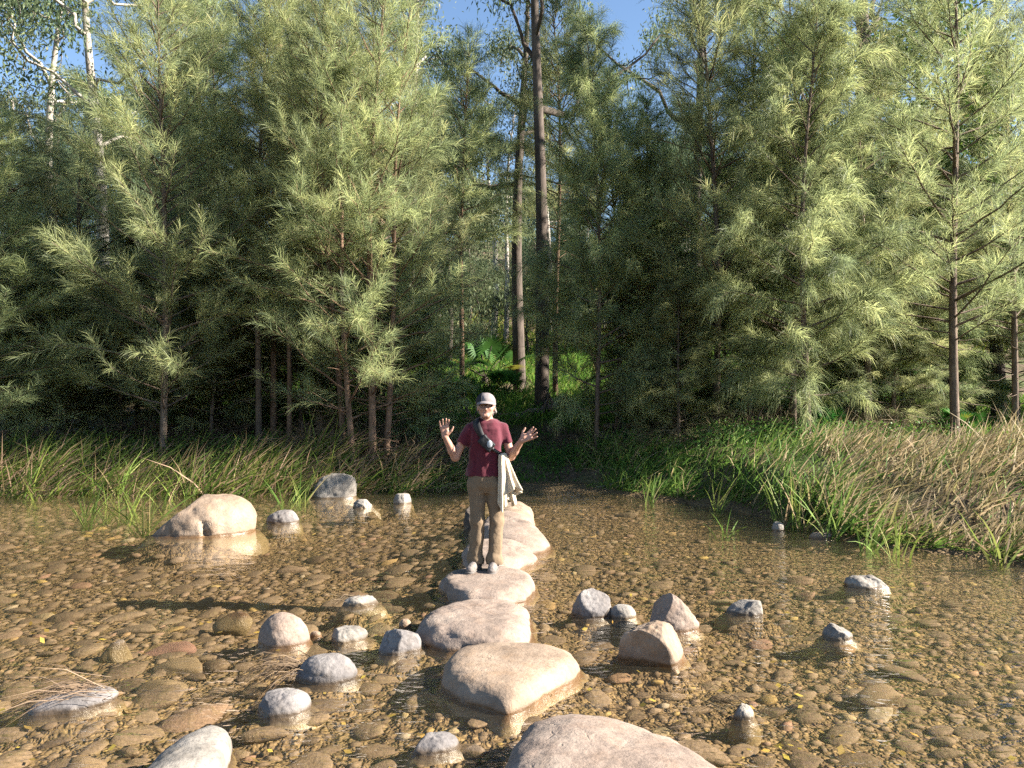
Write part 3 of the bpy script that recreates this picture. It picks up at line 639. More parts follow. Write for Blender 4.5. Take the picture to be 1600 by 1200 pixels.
K_multi = sheoak_kind('bark_red', seed=2, H=12.0, R=2.0, clear=.13, n_prim=135, n_str=67500, trunks=((0, 0, .005, .0, 1.0), (.28, .1, .05, .01, .9), (-.3, .15, -.05, .01, .82)), r0=.085, dead=26)
K_slim = sheoak_kind(seed=3, H=12.0, R=1.45, clear=.22, n_prim=105, n_str=38812, r0=.07, dead=16)
K_tassel = sheoak_kind(seed=4, H=8.5, R=1.6, clear=.10, n_prim=75, n_str=48937, slen=(.24, .46), droop=.9, up=(.15, .9), r0=.07, lift=.3, sag=.3)
K_open = sheoak_kind(seed=5, H=12.5, R=2.3, clear=.18, n_prim=85, n_str=37125, up=(.3, .8), r0=.095, dead=14)
K_bare = sheoak_kind('bark_red', seed=6, H=10.5, R=1.3, clear=.42, n_prim=70, n_str=25312, r0=.075, dead=30)
GS = 'she-oaks along the far bank'
def plant_px(K, px, y, rz, sc, label, group=GS, **kw): return K.plant(x_at(px, y), y, rz, sc, label, group, **kw)
plant_px(K_full, -40, 15.2, .3, (1.0, .60), 'she-oak cut by the left edge with a slanting pale stem')
plant_px(K_slim, 12, 17.4, 1.3, (1.1, .62), 'slender she-oak with a pale trunk at the left edge')
plant_px(K_full, 255, 15.4, 2.2, (1.0, .92), 'tall she-oak with a straight trunk above the left boulder')
plant_px(K_open, 130, 18.8, .8, (1.0, .62), 'low dark she-oak in shade between the left-edge trees and the tall straight one')
plant_px(K_slim, 405, 16.4, .4, (1.0, .92), 'slim she-oak, left one of the bare-stemmed pair')
plant_px(K_bare, 428, 17.0, 2.0, (1.0, 1.05), 'slim she-oak, right one of the bare-stemmed pair')
plant_px(K_slim, 340, 18.6, 3.4, (1.1, .9), 'she-oak standing back between the tall straight tree and the bare-stemmed pair')
plant_px(K_multi, 582, 15.2, .5, (1.0, .86), 'bright yellow-green she-oak with three stems, the broadest crown left of the person')
plant_px(K_bare, 538, 15.6, 4.1, (.9, .85), 'leaning reddish she-oak stem just left of the broad three-stemmed one', tilt=(0, .08))
plant_px(K_full, 500, 18.2, 5.2, (1.05, .98), 'tall sunlit she-oak behind the leaning reddish stem')
plant_px(K_bare, 452, 16.2, 5.0, (.8, .72), 'short thin she-oak between the bare-stemmed pair and the leaning stem')
plant_px(K_tassel, 932, 16.4, 1.0, (.85, 1.05), 'dark tasselled she-oak right of the gap behind the person')
plant_px(K_slim, 965, 18.0, 2.6, (1.1, .68), 'slim dark she-oak behind the tasselled one by the path')
plant_px(K_slim, 1000, 17.4, 5.5, (.9, .62), 'thin-stemmed she-oak beside the path steps')
plant_px(K_slim, 1118, 16.2, 1.9, (1.15, .88), 'upright grey-green she-oak right of the path steps')
plant_px(K_full, 1172, 17.4, 4.4, (.9, .9), 'she-oak with a twisted reddish base behind the bright drooping one')
plant_px(K_tassel, 1262, 14.6, 3.7, (1.0, .98), 'bright drooping she-oak with long silvery tassels, nearest on the right')
plant_px(K_full, 1240, 16.4, 3.1, (.95, .92), 'tall lit she-oak crown rising over the bright drooping one')
plant_px(K_open, 1355, 17.0, .2, (.9, .8), 'brownish open she-oak left of the dark-trunked one on the right')
plant_px(K_open, 1492, 15.2, 2.4, (1.0, .82), 'she-oak with a dark straight trunk near the right edge')
plant_px(K_slim, 1585, 17.6, .6, (1.2, .82), 'grey-green she-oak at the right edge of the picture')
plant_px(K_tassel, 1420, 19.0, 5.0, (1.0, .9), 'shaded she-oak behind the open brownish one')
plant_px(K_tassel, 60, 16.8, 3.9, (.62, .42), 'young bushy she-oak low on the left bank')
plant_px(K_tassel, 330, 17.2, 1.5, (.7, .46), 'young bushy she-oak beside the tall straight trunk')
plant_px(K_tassel, 190, 17.6, 5.4, (.7, .45), 'young bushy she-oak left of the tall straight trunk')
plant_px(K_tassel, 1060, 15.6, 2.2, (.6, .40), 'young drooping she-oak by the path steps')
plant_px(K_tassel, 668, 16.6, .2, (.5, .36), 'young she-oak with dark drooping boughs left of the gap')
for px, y, rz, sc, K, lb in ((80, 21.0, 2.0, (1.1, .62), K_full, 'she-oak filling in behind the left-edge trees'), (300, 20.5, 1.0, (1.1, 1.0), K_full, 'she-oak filling in behind the tall straight trunk'),
                         (590, 19.8, 3.0, (1.15, 1.0), K_full, 'tall she-oak behind the broad three-stemmed one'), 
                         (1860, 19.0, 1, (1.1, .6), K_full, 'she-oak just beyond the right edge'), (2150, 18.6, 4, (1.1, .7), K_full, 'second she-oak beyond the right edge'),
                         (-170, 15.5, 4, (1.0, .9), K_full, 'she-oak beyond the left edge')):
    plant_px(K, px, y, rz, sc, lb)

plant_px(K_bare, 722, 23.0, 2.6, (1.2, 1.0), 'she-oak with a high dark crown over the gap behind the person')
plant_px(K_bare, 868, 23.5, .9, (1.2, 1.15), 'she-oak with a high crown veiling the tallest dark eucalypt')
for i, (px, y, sx_, sz_) in enumerate(((10, 18.6, .95, .55), (105, 18.0, .95, .5), (215, 19.4, 1.0, .6), (300, 18.4, .95, .5), (385, 19.2, 1.0, .6), (470, 18.8, 1.0, .55), (545, 19.4, 1.0, .6), (600, 18.4, .8, .5),
                                     (1045, 18.4, .8, .5), (1135, 18.8, .95, .6), (1215, 18.2, .9, .5), (1310, 18.8, .95, .55), (1395, 17.8, .9, .5), (1590, 19.6, 1.0, .6), (1000, 19.6, .8, .55))):
    plant_px(K_tassel, px, y, i * 1.7, (sx_, sz_), 'shaded young she-oak in the undergrowth between the trunks', 'shaded young she-oaks under the trees')
# ---- eucalypts
def gum(seed, H, r0, n_limb, spread, clump, n_leaf, first=.45, leafl=(.13, .23), leafw=.024, lean=(0, 0), clumps_per=5, sd=.34, hang=.9):
    r = RS(seed); wood = MB(); leaf = MB()
    T = trunk_line(r, H, lean, .45, 20); t = np.linspace(0, 1, 20)
    V, q = tubes(T, r0 * ((1 - t) ** .8 * .9 + .06), 9); wood.add(V, q)
    s = first + (1 - first) * (np.arange(n_limb) + r.rand(n_limb)) / n_limb
    p, _ = sample_line(T, np.minimum(s, .995)); az = np.arange(n_limb) * 2.4 + r.normal(0, .5, n_limb); el = r.uniform(.35, 1.0, n_limb)
    d = np.stack([np.cos(az) * np.cos(el), np.sin(az) * np.cos(el), np.sin(el)], -1); L = spread * r.uniform(.6, 1.1, n_limb) * (1.15 - .6 * (s - first) / (1 - first))
    tt = np.linspace(0, 1, 8); C = []
    def limbs(p, d, L, rad, S):
        n = len(L); kink = np.cumsum(r.normal(0, .055, (n, 8, 3)), 1) * L[:, None, None]; kink -= kink[:, :1]
        P = p[:, None] + d[:, None] * (L[:, None] * tt)[..., None] + kink
        V, q = tubes(P, rad[:, None] * (1 - .75 * tt)[None], S); wood.add(V, q); return P
    P1 = limbs(p, d, L, r0 * .34 * np.sqrt(L / spread), 6)
    k = 6; idx = np.repeat(np.arange(n_limb), k); fi = r.randint(3, 8, len(idx)); q0 = P1[idx, fi]
    d2 = unit(d[idx] * .8 + r.normal(0, .7, (len(idx), 3)) + UP * .15); L2 = L[idx] * r.uniform(.22, .5, len(idx))
    P2 = limbs(q0, d2, L2, np.full(len(idx), r0 * .10), 4)
    C = np.concatenate([P2[:, 7], P2[:, 7], P2[:, 5], P2[:, 3], P1[:, 7]])
    sel = r.randint(0, len(C), clump); C = C[sel] + r.normal(0, .16, (clump, 3))
    per = n_leaf // clump; cc = np.repeat(C, per, 0); n = len(cc)
    p = cc + r.normal(0, 1, (n, 3)) * np.array([sd, sd, sd * .8])
    dr = unit(r.normal(0, .6, (n, 3)) + np.array([0, 0, -hang])); l = r.uniform(leafl[0], leafl[1], (n, 1))
    W = perp_to(r, dr) * leafw * r.uniform(.7, 1.3, (n, 1))
    V = np.stack([p, p + dr * l * .4 + W, p + dr * l, p + dr * l * .4 - W], 1).reshape(-1, 3)
    leaf.add(V, np.arange(n)[:, None] * 4 + np.array([[0, 1, 2, 3]]), np.repeat(np.clip(np.repeat(r.uniform(.1, .75, clump), per) + r.normal(0, .15, n), 0, 1), 4))
    return wood, leaf
def gum_kind(bark, leafm, name='eucalypt', **kw):
    w_, l_ = gum(**kw); return Kind(name, 'tree', [('trunk', w_.mesh('trunk', M[bark])), ('crown', l_.mesh('crown', M[leafm], False))])
G_dark = gum_kind('bark_dark', 'gumleaf', seed=11, H=19, r0=.30, n_limb=11, spread=4.2, clump=110, n_leaf=15000, first=.42)
G_pale = gum_kind('bark_pale', 'gumleaf', seed=12, H=17, r0=.20, n_limb=10, spread=3.4, clump=90, n_leaf=12000, first=.45, lean=(.02, 0))
G_pale2 = gum_kind('bark_pale', 'gumleaf', seed=13, H=15, r0=.17, n_limb=9, spread=3.0, clump=80, n_leaf=11000, first=.4, lean=(-.03, .01))
G_low = gum_kind('bark_dark', 'gumleaf', seed=14, H=9, r0=.14, n_limb=14, spread=2.8, clump=110, n_leaf=14000, first=.16, sd=.5)
G_broad = gum_kind('bark_dark', 'broadleaf', 'broadleaf_tree', seed=15, H=12, r0=.20, n_limb=13, spread=3.2, clump=120, n_leaf=15000, first=.22, leafl=(.12, .2), leafw=.045, hang=.5, sd=.45)
GE = 'tall eucalypts behind the she-oaks'
plant_px(G_dark, 846, 21.5, .4, (.72, 1.0), 'tallest dark-trunked eucalypt rising straight behind the person', GE)
plant_px(G_dark, 812, 25.5, 2.5, (.75, .8), 'thinner dark eucalypt trunk just left of the tallest dark one', GE)
plant_px(G_pale, 770, 36, .8, (.85, .68), 'white-trunked eucalypt in the gap, left one of the pale pair', GE)
plant_px(G_pale2, 790, 38, 2.8, (.85, .8), 'white-trunked eucalypt in the gap, right one of the pale pair', GE)
plant_px(G_pale2, 858, 41, 4.8, (.8, .75), 'slim white eucalypt trunk right of the tallest dark one', GE)
plant_px(G_pale, 150, 25, 1.6, (1.25, 1.0), 'forked pale-limbed eucalypt against the sky at the upper left', GE)
plant_px(G_pale2, 70, 30, 3.0, (1.4, 1.15), 'pale eucalypt beyond the forked one at the upper left', GE)
plant_px(G_dark, 1090, 34, 3.3, (.9, 1.2), 'straight dark eucalypt trunk against blue sky right of centre', GE)
plant_px(G_dark, 1345, 21, 4.6, (1.0, 1.05), 'grey eucalypt trunk behind the right-hand she-oaks', GE)
plant_px(G_pale, 640, 30, 5.4, (1.0, 1.0), 'eucalypt showing above the broad three-stemmed she-oak', GE)
plant_px(G_broad, 1420, 20.6, .5, (1.0, .85), 'bright green broadleaf tree behind the dark-trunked she-oak', 'green broadleaf trees on the right')
plant_px(G_broad, 1560, 20.8, 2.3, (1.0, .75), 'broadleaf tree with glossy leaves at the right edge', 'green broadleaf trees on the right')
plant_px(G_broad, 1270, 33, 4.0, (1.0, 1.1), 'broadleaf tree half hidden by the tall lit she-oak', 'green broadleaf trees on the right')
plant_px(G_low, 1040, 35, 1.1, (1.0, .95), 'low spreading eucalypt behind the path steps', GE)
plant_px(G_low, 700, 29, 2.0, (1.0, 1.0), 'low spreading eucalypt left of the pale pair of trunks', GE)
rf = RS(5); FG = 'pale forest eucalypts on the slope'
for i in range(46):
    y = rf.uniform(33, 66); px = rf.uniform(-20, 1620); s = rf.uniform(.22, .42)
    G_low.plant(x_at(px, y), y, rf.uniform(0, 6.28), (s * 1.4, s), 'bushy eucalypt sapling low on the forested slope', 'eucalypt saplings on the slope')
for i in range(130):
    y = 36 + 56 * (i + rf.rand()) / 130; px = rf.uniform(-60, 1660)
    z = float(ground_h(x_at(px, y), y)); K = (G_pale, G_pale2, G_low, G_low, G_low, G_dark)[rf.randint(6)]
    base = {id(G_pale): 17, id(G_pale2): 15, id(G_low): 9, id(G_dark): 19}[id(K)]
    ytop = rf.uniform(90, 330)                       # how high the crown may reach in the picture
    if 690 < px < 1060: ytop = rf.uniform(230, 360)
    h = (CAMZ + (HOR - ytop) / F * y) - z; s = np.clip(h / (base * 1.15), .3, 1.35)
    K.plant(x_at(px, y), y, rf.uniform(0, 6.28), (s * .95, s), 'eucalypt of the hazy forest slope far behind the bank trees', FG)

# ---- fan palms
def palm(seed, nf=16, stalk=.9, fr=.55, trunk=.25):
    r = RS(seed); leaf = MB(); wood = MB()
    V, q = tubes(np.array([[0, 0, -.1], [.01, 0, trunk * .5], [0, 0, trunk]]), np.array([.12, .10, .09]), 8); wood.add(V, q)
    for i in range(nf):
        az = i * 2.4; el = r.uniform(.15, 1.35); d = np.array([math.cos(az) * math.cos(el), math.sin(az) * math.cos(el), math.sin(el)])
        b = np.array([0, 0, trunk]); c = b + d * stalk * r.uniform(.7, 1.1)
        V, q = tubes(np.array([b, (b + c) / 2 + UP * .03, c]), np.array([.012, .01, .008]), 4); wood.add(V, q)
        side = unit(np.cross(d, UP)); nrm = np.cross(side, d); n = 22; a = np.linspace(-2.1, 2.1, n)
        dd = d[None] * np.cos(a)[:, None] + side[None] * np.sin(a)[:, None]
        l = fr * (1 - .12 * np.abs(a)) * r.uniform(.85, 1.1, n)
        V, fs = blades(np.repeat(c[None], n, 0), dd, l, np.array([0, 0, -1.0])[None] * (l * .28)[:, None], np.cross(dd, nrm[None]) * .022)
        leaf.add(V, fs, np.full(len(V), np.clip(r.normal(.4, .2), 0, .8) if r.rand() > .12 else 1.0))
    return Kind('fan_palm', 'palm', [('trunk', wood.mesh('trunk', M['bark_dark'])), ('crown', leaf.mesh('crown', M['palmleaf'], False))])
P_a = palm(31); P_b = palm(32, 12, .6, .45, .1)
GP = 'fan palms in the understorey'
plant_px(P_a, 758, 25.5, 0, 1.35, 'fan palm with dark green fronds in the gap behind the person', GP)
plant_px(P_b, 790, 24, 1, 1.0, 'small fan palm below the larger one in the gap', GP)
plant_px(P_a, 1518, 20.5, 2, (1.0, 1.3), 'fan palm with yellowing fronds right of the dark straight trunk', GP)
plant_px(P_b, 1500, 15.6, 2.2, .75, 'small fan palm at the foot of the dark straight trunk', GP)
plant_px(P_b, 1290, 15.6, 4.2, .75, 'small bright palm seedling between the trunks on the right', GP)
plant_px(P_a, 200, 24, 3, (1.1, 2.6), 'tall fan palm glimpsed behind the tall straight she-oak', GP)
plant_px(P_a, 1465, 22, 1.4, (1.2, 2.4), 'tall fan palm with pale shining fronds on the right', GP)
plant_px(P_b, 720, 22, 5.0, 1.1, 'low fan palm at the left end of the sunny grass', GP)

# ---- reeds and grasses
rr = RS(88)
def blade_field(name, x, y, h, lean, width, tint, mat, kind='stuff', zoff=-.05, droop=.35, label=None, cat=None, n=3, group=None, spread=.42):
    k = len(x); z = np.maximum(ground_h(x, y), np.where(y < shore(x), bed_h(x, y), -9)) + zoff
    p = np.stack([x, y, z], -1)
    d = unit(np.stack([lean[0] + rr.normal(0, spread, k), lean[1] + rr.normal(0, spread, k), np.ones(k)], -1))
    hb = d.copy(); hb[:, 2] = 0; bd = (unit(hb) * .55 + np.array([0, 0, -.55])) * (h * droop * rr.uniform(.2, 1.6, k) * np.where(rr.rand(k) < .12, 2.2, 1))[:, None]
    W = unit(np.cross(d, rr.normal(size=(k, 3)) * np.array([.4, 1, .2]))) * (width * rr.uniform(.6, 1.3, k))[:, None]
    V, fs = blades(p, d, h, bd, W, n); mb = MB(); mb.add(V, fs, np.repeat(tint, 2 * n + 1))
    o = link(name, mb.mesh(name, M[mat], False))
    if kind: o['kind'] = kind
    if label: o['label'] = label
    if cat: o['category'] = cat
    if group: o['group'] = group
    return o
def reed_bank(name, label, n, x0, x1, s0, s1, hmin, hmax, dry, lean, skip=None, wid=.0095, droop=.4):
    x = rr.uniform(x0, x1, n); s = s0 + (s1 - s0) * rr.rand(n) ** 1.2
    x = x + .22 * np.round(fbm2(x * 3, s * 3, 3) * 2) * .3
    keep = fbm2(x * 1.6, s * 1.6, 31) > -.3 + .5 * (rr.rand(n) - .5)
    if skip is not None: keep &= ~skip(x, s)
    x, s = x[keep], s[keep]; y = shore(x) + s; n = len(x)
    d = dry(x, s); isd = rr.rand(n) < d
    tint = np.where(isd, rr.uniform(.66, 1, n), rr.uniform(.1, .6, n))
    h = rr.uniform(hmin, hmax, n) * (.75 + .35 * fbm2(x * .8, y * .8, 40)) 
    return blade_field(name, x, y, h, lean, wid, tint, 'reed', label=label, cat='reeds', droop=droop, spread=.3)
reed_bank('reeds', 'green and straw-coloured leaning reeds along the left bank', 6000, -12, -1.7, -.25, 2.0, .4, 1.5, lambda x, s: .38 + .1 * (x > -3.4), (.55, -.12))
reed_bank('reeds', 'dead straw reeds hanging in shade beside the path on the left', 1800, -3.0, -.5, -.1, 1.4, .4, .85, lambda x, s: .45 + 0 * x, (.4, -.4), droop=.8)
reed_bank('reeds', 'dark green leaning sedge right of the path', 3600, 1.3, 4.2, -.2, 2.2, .35, 1.0, lambda x, s: .12 + .1 * s / 3, (.35, -.15), droop=.55)
reed_bank('reeds', 'dry pinkish-tan reeds filling the right bank', 14000, 3.7, 11, -.2, 5.0, .5, 1.2, lambda x, s: .12 + .74 * sstep(1180, 1360, 800 + F * x / (shore(x) + s)), (.42, -.05), droop=.4, skip=lambda x, s: (800 + F * x / (shore(x) + s) < 1260) & (rr.rand(len(x)) > .35))
reed_bank('reeds', 'low bright green blades along the right waterline', 2600, 2.8, 8.5, -.35, .6, .3, .8, lambda x, s: .25 + 0 * x, (.5, -.45), droop=.8, wid=.009)
# single tufts standing in the water
def tuft(px, py, n, h, label, spread=.30, wid=.011, dry=.12, lean=(.10, 0)):
    h *= 1.6; n = int(n * 1.2); P = at_z(px, py); k = n; x = P[0] + rr.normal(0, .05, k); y = P[1] + rr.normal(0, .05, k)
    tint = np.where(rr.rand(k) < dry, rr.uniform(.65, .9, k), rr.uniform(.38, .62, k))
    o = blade_field('reed_tuft', x, y, rr.uniform(.45, 1.05, k) * h, lean, wid, tint, 'reed', None, -.02, .3, label, 'reed tuft', 4, 'reed tufts standing in the water', spread)
for a in ((58, 782, 9, .42, 'thin reed tuft standing in water nearest the left edge'), (134, 800, 16, .62, 'tall forked reed tuft in open water left of the boulder'),
          (166, 792, 18, .6, 'thick reed tuft between the forked one and the boulder'), (195, 796, 14, .75, 'reed tuft with orange base beside the boulder'),
          (224, 806, 16, .75, 'reed tuft touching the left end of the boulder'), (258, 782, 10, .6, 'reed tuft just behind the boulder'),
          (288, 778, 18, .85, 'leaning reed tuft rising above the boulder top'), (445, 786, 12, .6, 'reed tuft behind the low grey stone'),
          (472, 780, 14, .75, 'reed tuft left of the weathered far boulder'), (180, 776, 14, .9, 'tall reed tuft at the edge of the left bank'),
          (1015, 786, 10, .45, 'reed tuft in water right of the path'), (1120, 800, 12, .6, 'reed tuft in water below the upright she-oak'),
          (1136, 828, 5, .3, 'tiny reed sprout alone in open water'), (1228, 822, 16, .8, 'bright reed tuft by the tiny round stone'),
          (1250, 828, 18, .75, 'bright reed tuft just right of the tiny round stone'), (1356, 858, 12, .45, 'reed tuft standing out from the dry reeds'),
          (1398, 868, 14, .5, 'reed tuft in front of the dry reeds, farther right'), (1560, 882, 14, .5, 'reed tuft in water near the right edge'),
          (1060, 782, 12, .6, 'reed tuft at the edge of the dark sedge'), (1300, 842, 16, .7, 'reed tuft rooted among pale pebbles at the right bank')):
    tuft(*a)
# sunny grass behind the bank, ground cover, litter
def scatter(n, x0, x1, y0, y1, seed, thr=-.4, f=.5):
    x = rr.uniform(x0, x1, n); y = rr.uniform(y0, y1, n); k = fbm2(x * f, y * f, seed) > thr; return x[k], y[k]
x, y = scatter(34000, -9, 11, 19.5, 36, 51, -.5); 
blade_field('grass', x, y, rr.uniform(.25, .7, len(x)), (.1, 0), .015, np.clip(rr.normal(.5, .25, len(x)), 0, 1), 'grass', label='bright sunlit green grass on the slope behind the trees', cat='grass')
x, y = scatter(16000, 7, 16, 15.5, 24, 52, -.5)
blade_field('grass', x, y, rr.uniform(.2, .5, len(x)), (.1, 0), .012, np.clip(rr.normal(.5, .25, len(x)), 0, 1), 'grass', label='sunlit grass behind the dark trunk on the right', cat='grass')
x, y = scatter(9000, -6, 9, 15.0, 19.5, 53, -.1)
blade_field('grass', x, y, rr.uniform(.1, .35, len(x)), (.1, 0), .011, np.clip(rr.normal(.3, .25, len(x)), 0, 1), 'grass', label='patchy short grass under the she-oaks', cat='grass')
x, y = scatter(16000, -34, 40, 33, 72, 54, -.55, .2)
blade_field('grass', x, y, rr.uniform(.5, 1.3, len(x)), (.1, 0), .045, np.clip(rr.normal(.8, .2, len(x)), 0, 1), 'grass', label='dry tall grass under the forest eucalypts on the far slope', cat='grass', n=2, spread=.5)
# leafy ground cover on the left bank and by the path
def leaf_mass(name, label, n, cx, cy, sx_, sy_, hz, mat, size=.05, tintm=.5):
    x = rr.normal(cx, sx_, n); y = rr.normal(cy, sy_, n); z = ground_h(x, y) + rr.rand(n) ** 1.5 * hz
    p = np.stack([x, y, z], -1); d = unit(rr.normal(size=(n, 3)) + UP * .3); W = perp_to(rr, d) * size * .35; l = size * rr.uniform(.6, 1.3, (n, 1))
    V = np.stack([p, p + d * l * .5 + W, p + d * l, p + d * l * .5 - W], 1).reshape(-1, 3); mb = MB()
    mb.add(V, np.arange(n)[:, None] * 4 + np.array([[0, 1, 2, 3]]), np.repeat(np.clip(rr.normal(tintm, .25, n), 0, 1), 4))
    return link(name, mb.mesh(name, M[mat], False), kind='stuff', label=label, category='undergrowth')
leaf_mass('undergrowth', 'low leafy green ground cover on the left bank', 9000, -4.6, 15.9, 1.3, .45, .35, 'broadleaf')
leaf_mass('undergrowth', 'leafy green weeds under the right-hand she-oaks', 6000, 5.2, 15.0, 1.3, .5, .4, 'broadleaf')
leaf_mass('undergrowth', 'creeping green plants at the water edge by the path', 2600, 1.6, 14.5, .45, .12, .14, 'broadleaf', .03)
leaf_mass('undergrowth', 'mossy plants beside the path behind the person', 3500, 1.6, 17.0, .9, .5, .22, 'broadleaf', .05)
leaf_mass('undergrowth', 'dark weeds under the left-hand she-oaks', 7000, -8.5, 15.6, 1.6, .5, .4, 'broadleaf')
# dead needles, twigs and flood litter on the bank top
def litter(name, label, n, x0, x1, y0, y1, hz, l0, l1, wd=.005, tint=(.1, .9), lean=0.):
    x = rr.uniform(x0, x1, n); y = rr.uniform(y0, y1, n); k = fbm2(x * 1.3, y * 1.3, 61) > -.25; x, y = x[k], y[k]; n = len(x)
    z = ground_h(x, y) + rr.rand(n) ** 2 * hz * (1 + fbm2(x, y, 62))
    p = np.stack([x, y, z], -1); d = unit(np.stack([rr.normal(0, 1, n), rr.normal(0, 1, n), rr.normal(lean, .45, n)], -1)); l = rr.uniform(l0, l1, (n, 1))
    V, fs = strands(p, p + d * l * .5, p + d * l + rr.normal(0, .04, (n, 3)), perp_to(rr, d) * wd)
    mb = MB(); mb.add(V, fs, np.repeat(rr.uniform(tint[0], tint[1], n), 5)); return link(name, mb.mesh(name, M['litter'], False), kind='stuff', label=label, category='litter')
litter('litter', 'heaped dead needles and twigs on the bank left of the person', 9000, -4.5, -.2, 14.9, 17.5, .55, .25, .6, .005, (.15, .9), .2)
litter('litter', 'dead twigs and needles under the she-oaks right of the path', 9000, 1.5, 8.5, 14.6, 18.5, .4, .25, .6, .005, (.05, .7), .2)
litter('litter', 'brown leaf litter on the shaded left bank', 7000, -11, -4, 14.6, 17.5, .3, .2, .5, .005, (.05, .6), .1)
litter('litter', 'leaf litter scattered over the path', 2500, -.6, 2.4, 15.0, 21, .06, .08, .2, .007, (.1, .8))
# fallen timber, path steps
def stick(name, label, pts, rad, cat='log', mat='deadwood', S=8, side=()):
    P = np.array(pts, float); t = np.linspace(0, 1, 12); k = np.linspace(0, 1, len(P))
    Q = np.stack([np.interp(t, k, P[:, i]) for i in range(3)], -1) + rr.normal(0, rad * .25, (12, 3))
    V, q = tubes(Q, rad * (1 - .45 * t), S); mb = MB(); mb.add(V, q)
    e = np.arange(S); mb.add(V[:S], [np.stack([np.zeros(S - 2, int), e[1:-1], e[2:]], -1)]); mb.add(V[-S:], [np.stack([np.zeros(S - 2, int), e[2:], e[1:-1]], -1)])
    for (f, d, l) in side:
        b = Q[int(f * 11)]; d = unit(np.array(d, float)); V2, q2 = tubes(np.array([b, b + d * l * .5 + rr.normal(0, .03, 3), b + d * l]), rad * np.array([.45, .3, .1]), 5); mb.add(V2, q2)
    return link(name, mb.mesh(name, M[mat]), label=label, category=cat)
def gp(px, y, dz=0.05):
    x = x_at(px, y); return (x, y, float(ground_h(x, y)) + dz)
stick('fallen_log', 'dark fallen log lying against the tallest dark trunk', [gp(800, 20.3, .12), gp(850, 20.6, .2), gp(885, 20.9, .5)], .12, side=((.5, (.3, -.2, .8), .6), (.8, (-.4, 0, .9), .5)))
stick('fallen_branch', 'bleached fallen branch across the bank behind the person', [gp(620, 17.5, .1), gp(700, 17.2, .2), gp(770, 17.6, .12)], .05, 'branch', side=((.3, (.5, 0, .8), .6), (.6, (-.3, .2, .9), .8), (.8, (.6, 0, .5), .5)))
stick('fallen_branch', 'thin bare branch rising in front of the sunny grass', [gp(745, 18.6, .05), gp(735, 18.6, .5), gp(715, 18.8, 1.0)], .03, 'branch', side=((.4, (.6, 0, .6), .5), (.6, (-.7, 0, .5), .5)))
stick('fallen_branch', 'dead branch lying under the she-oaks on the right', [gp(1140, 15.8, .1), gp(1200, 15.6, .2), gp(1250, 15.5, .08)], .045, 'branch', side=((.4, (.2, -.2, .9), .5),))
stick('fallen_branch', 'stick half sunk at the water edge on the right of the path', [gp(900, 14.8, .06), gp(945, 14.6, .12), gp(985, 14.4, .15)], .025, 'branch')
stick('leaning_trunk', 'dark leaning trunk beside the palm on the right', [gp(1455, 20.5, .0), gp(1488, 20.8, 1.2), gp(1500, 21.2, 3.2), gp(1512, 21.6, 5)], .16, 'trunk', 'bark_dark')
for i, (px, y) in enumerate(((958, 17.2), (966, 18.0), (972, 18.8))):
    x, yy, z = gp(px, y, .05); V, q = tubes(np.array([[-.45, 0, 0], [0, .02, .01], [.45, 0, 0]]), np.array([.07, .075, .07]), 7)
    mb = MB(); mb.add(V, q); e = np.arange(7); mb.add(V[:7], [np.stack([np.zeros(5, int), e[1:-1], e[2:]], -1)]); mb.add(V[-7:], [np.stack([np.zeros(5, int), e[2:], e[1:-1]], -1)])
    link('path_step', mb.mesh('path_step', M['deadwood']), None, (x, yy, z), label=('lowest', 'middle', 'topmost')[i] + ' of the three log steps on the path up the bank', category='step', group='log steps on the path')
# dry grass snagged on stones
def snag(px, py, n, length, dirx, label, z=.05, tint=(.5, 1.0)):
    P = at_z(px, py, z); p = P[None] + rr.normal(0, 1, (n, 3)) * np.array([.06, .05, .015])
    d = unit(np.array(dirx)[None] + rr.normal(0, .22, (n, 3))); l = length * rr.uniform(.5, 1.2, (n, 1))
    V, fs = strands(p, p + d * l * .5 + UP * .02, p + d * l - UP * .05, perp_to(rr, d) * .0022); mb = MB(); mb.add(V, fs, np.repeat(rr.uniform(tint[0], tint[1], n), 5))
    link('dry_grass', mb.mesh('dry_grass', M['litter'], False), label=label, category='dry grass', group='dry grass caught on stones')
snag(150, 1078, 110, .42, (-1, -.25, -.05), 'pinkish dry grass draped over the half-sunken stone at lower left', .07)
snag(470, 1040, 120, .34, (-1, -.35, -.1), 'brown dry grass trailing left from the rounded grey stone', .06, (.25, .8))
snag(1142, 1100, 40, .16, (-1, .3, 0), 'dry stems trailing from the small white-capped stone', .06, (.2, .7))
snag(545, 936, 30, .18, (-1, -.4, -.02), 'thin dry stems hooked on the flat pale sliver of stone', .03, (.3, .9))

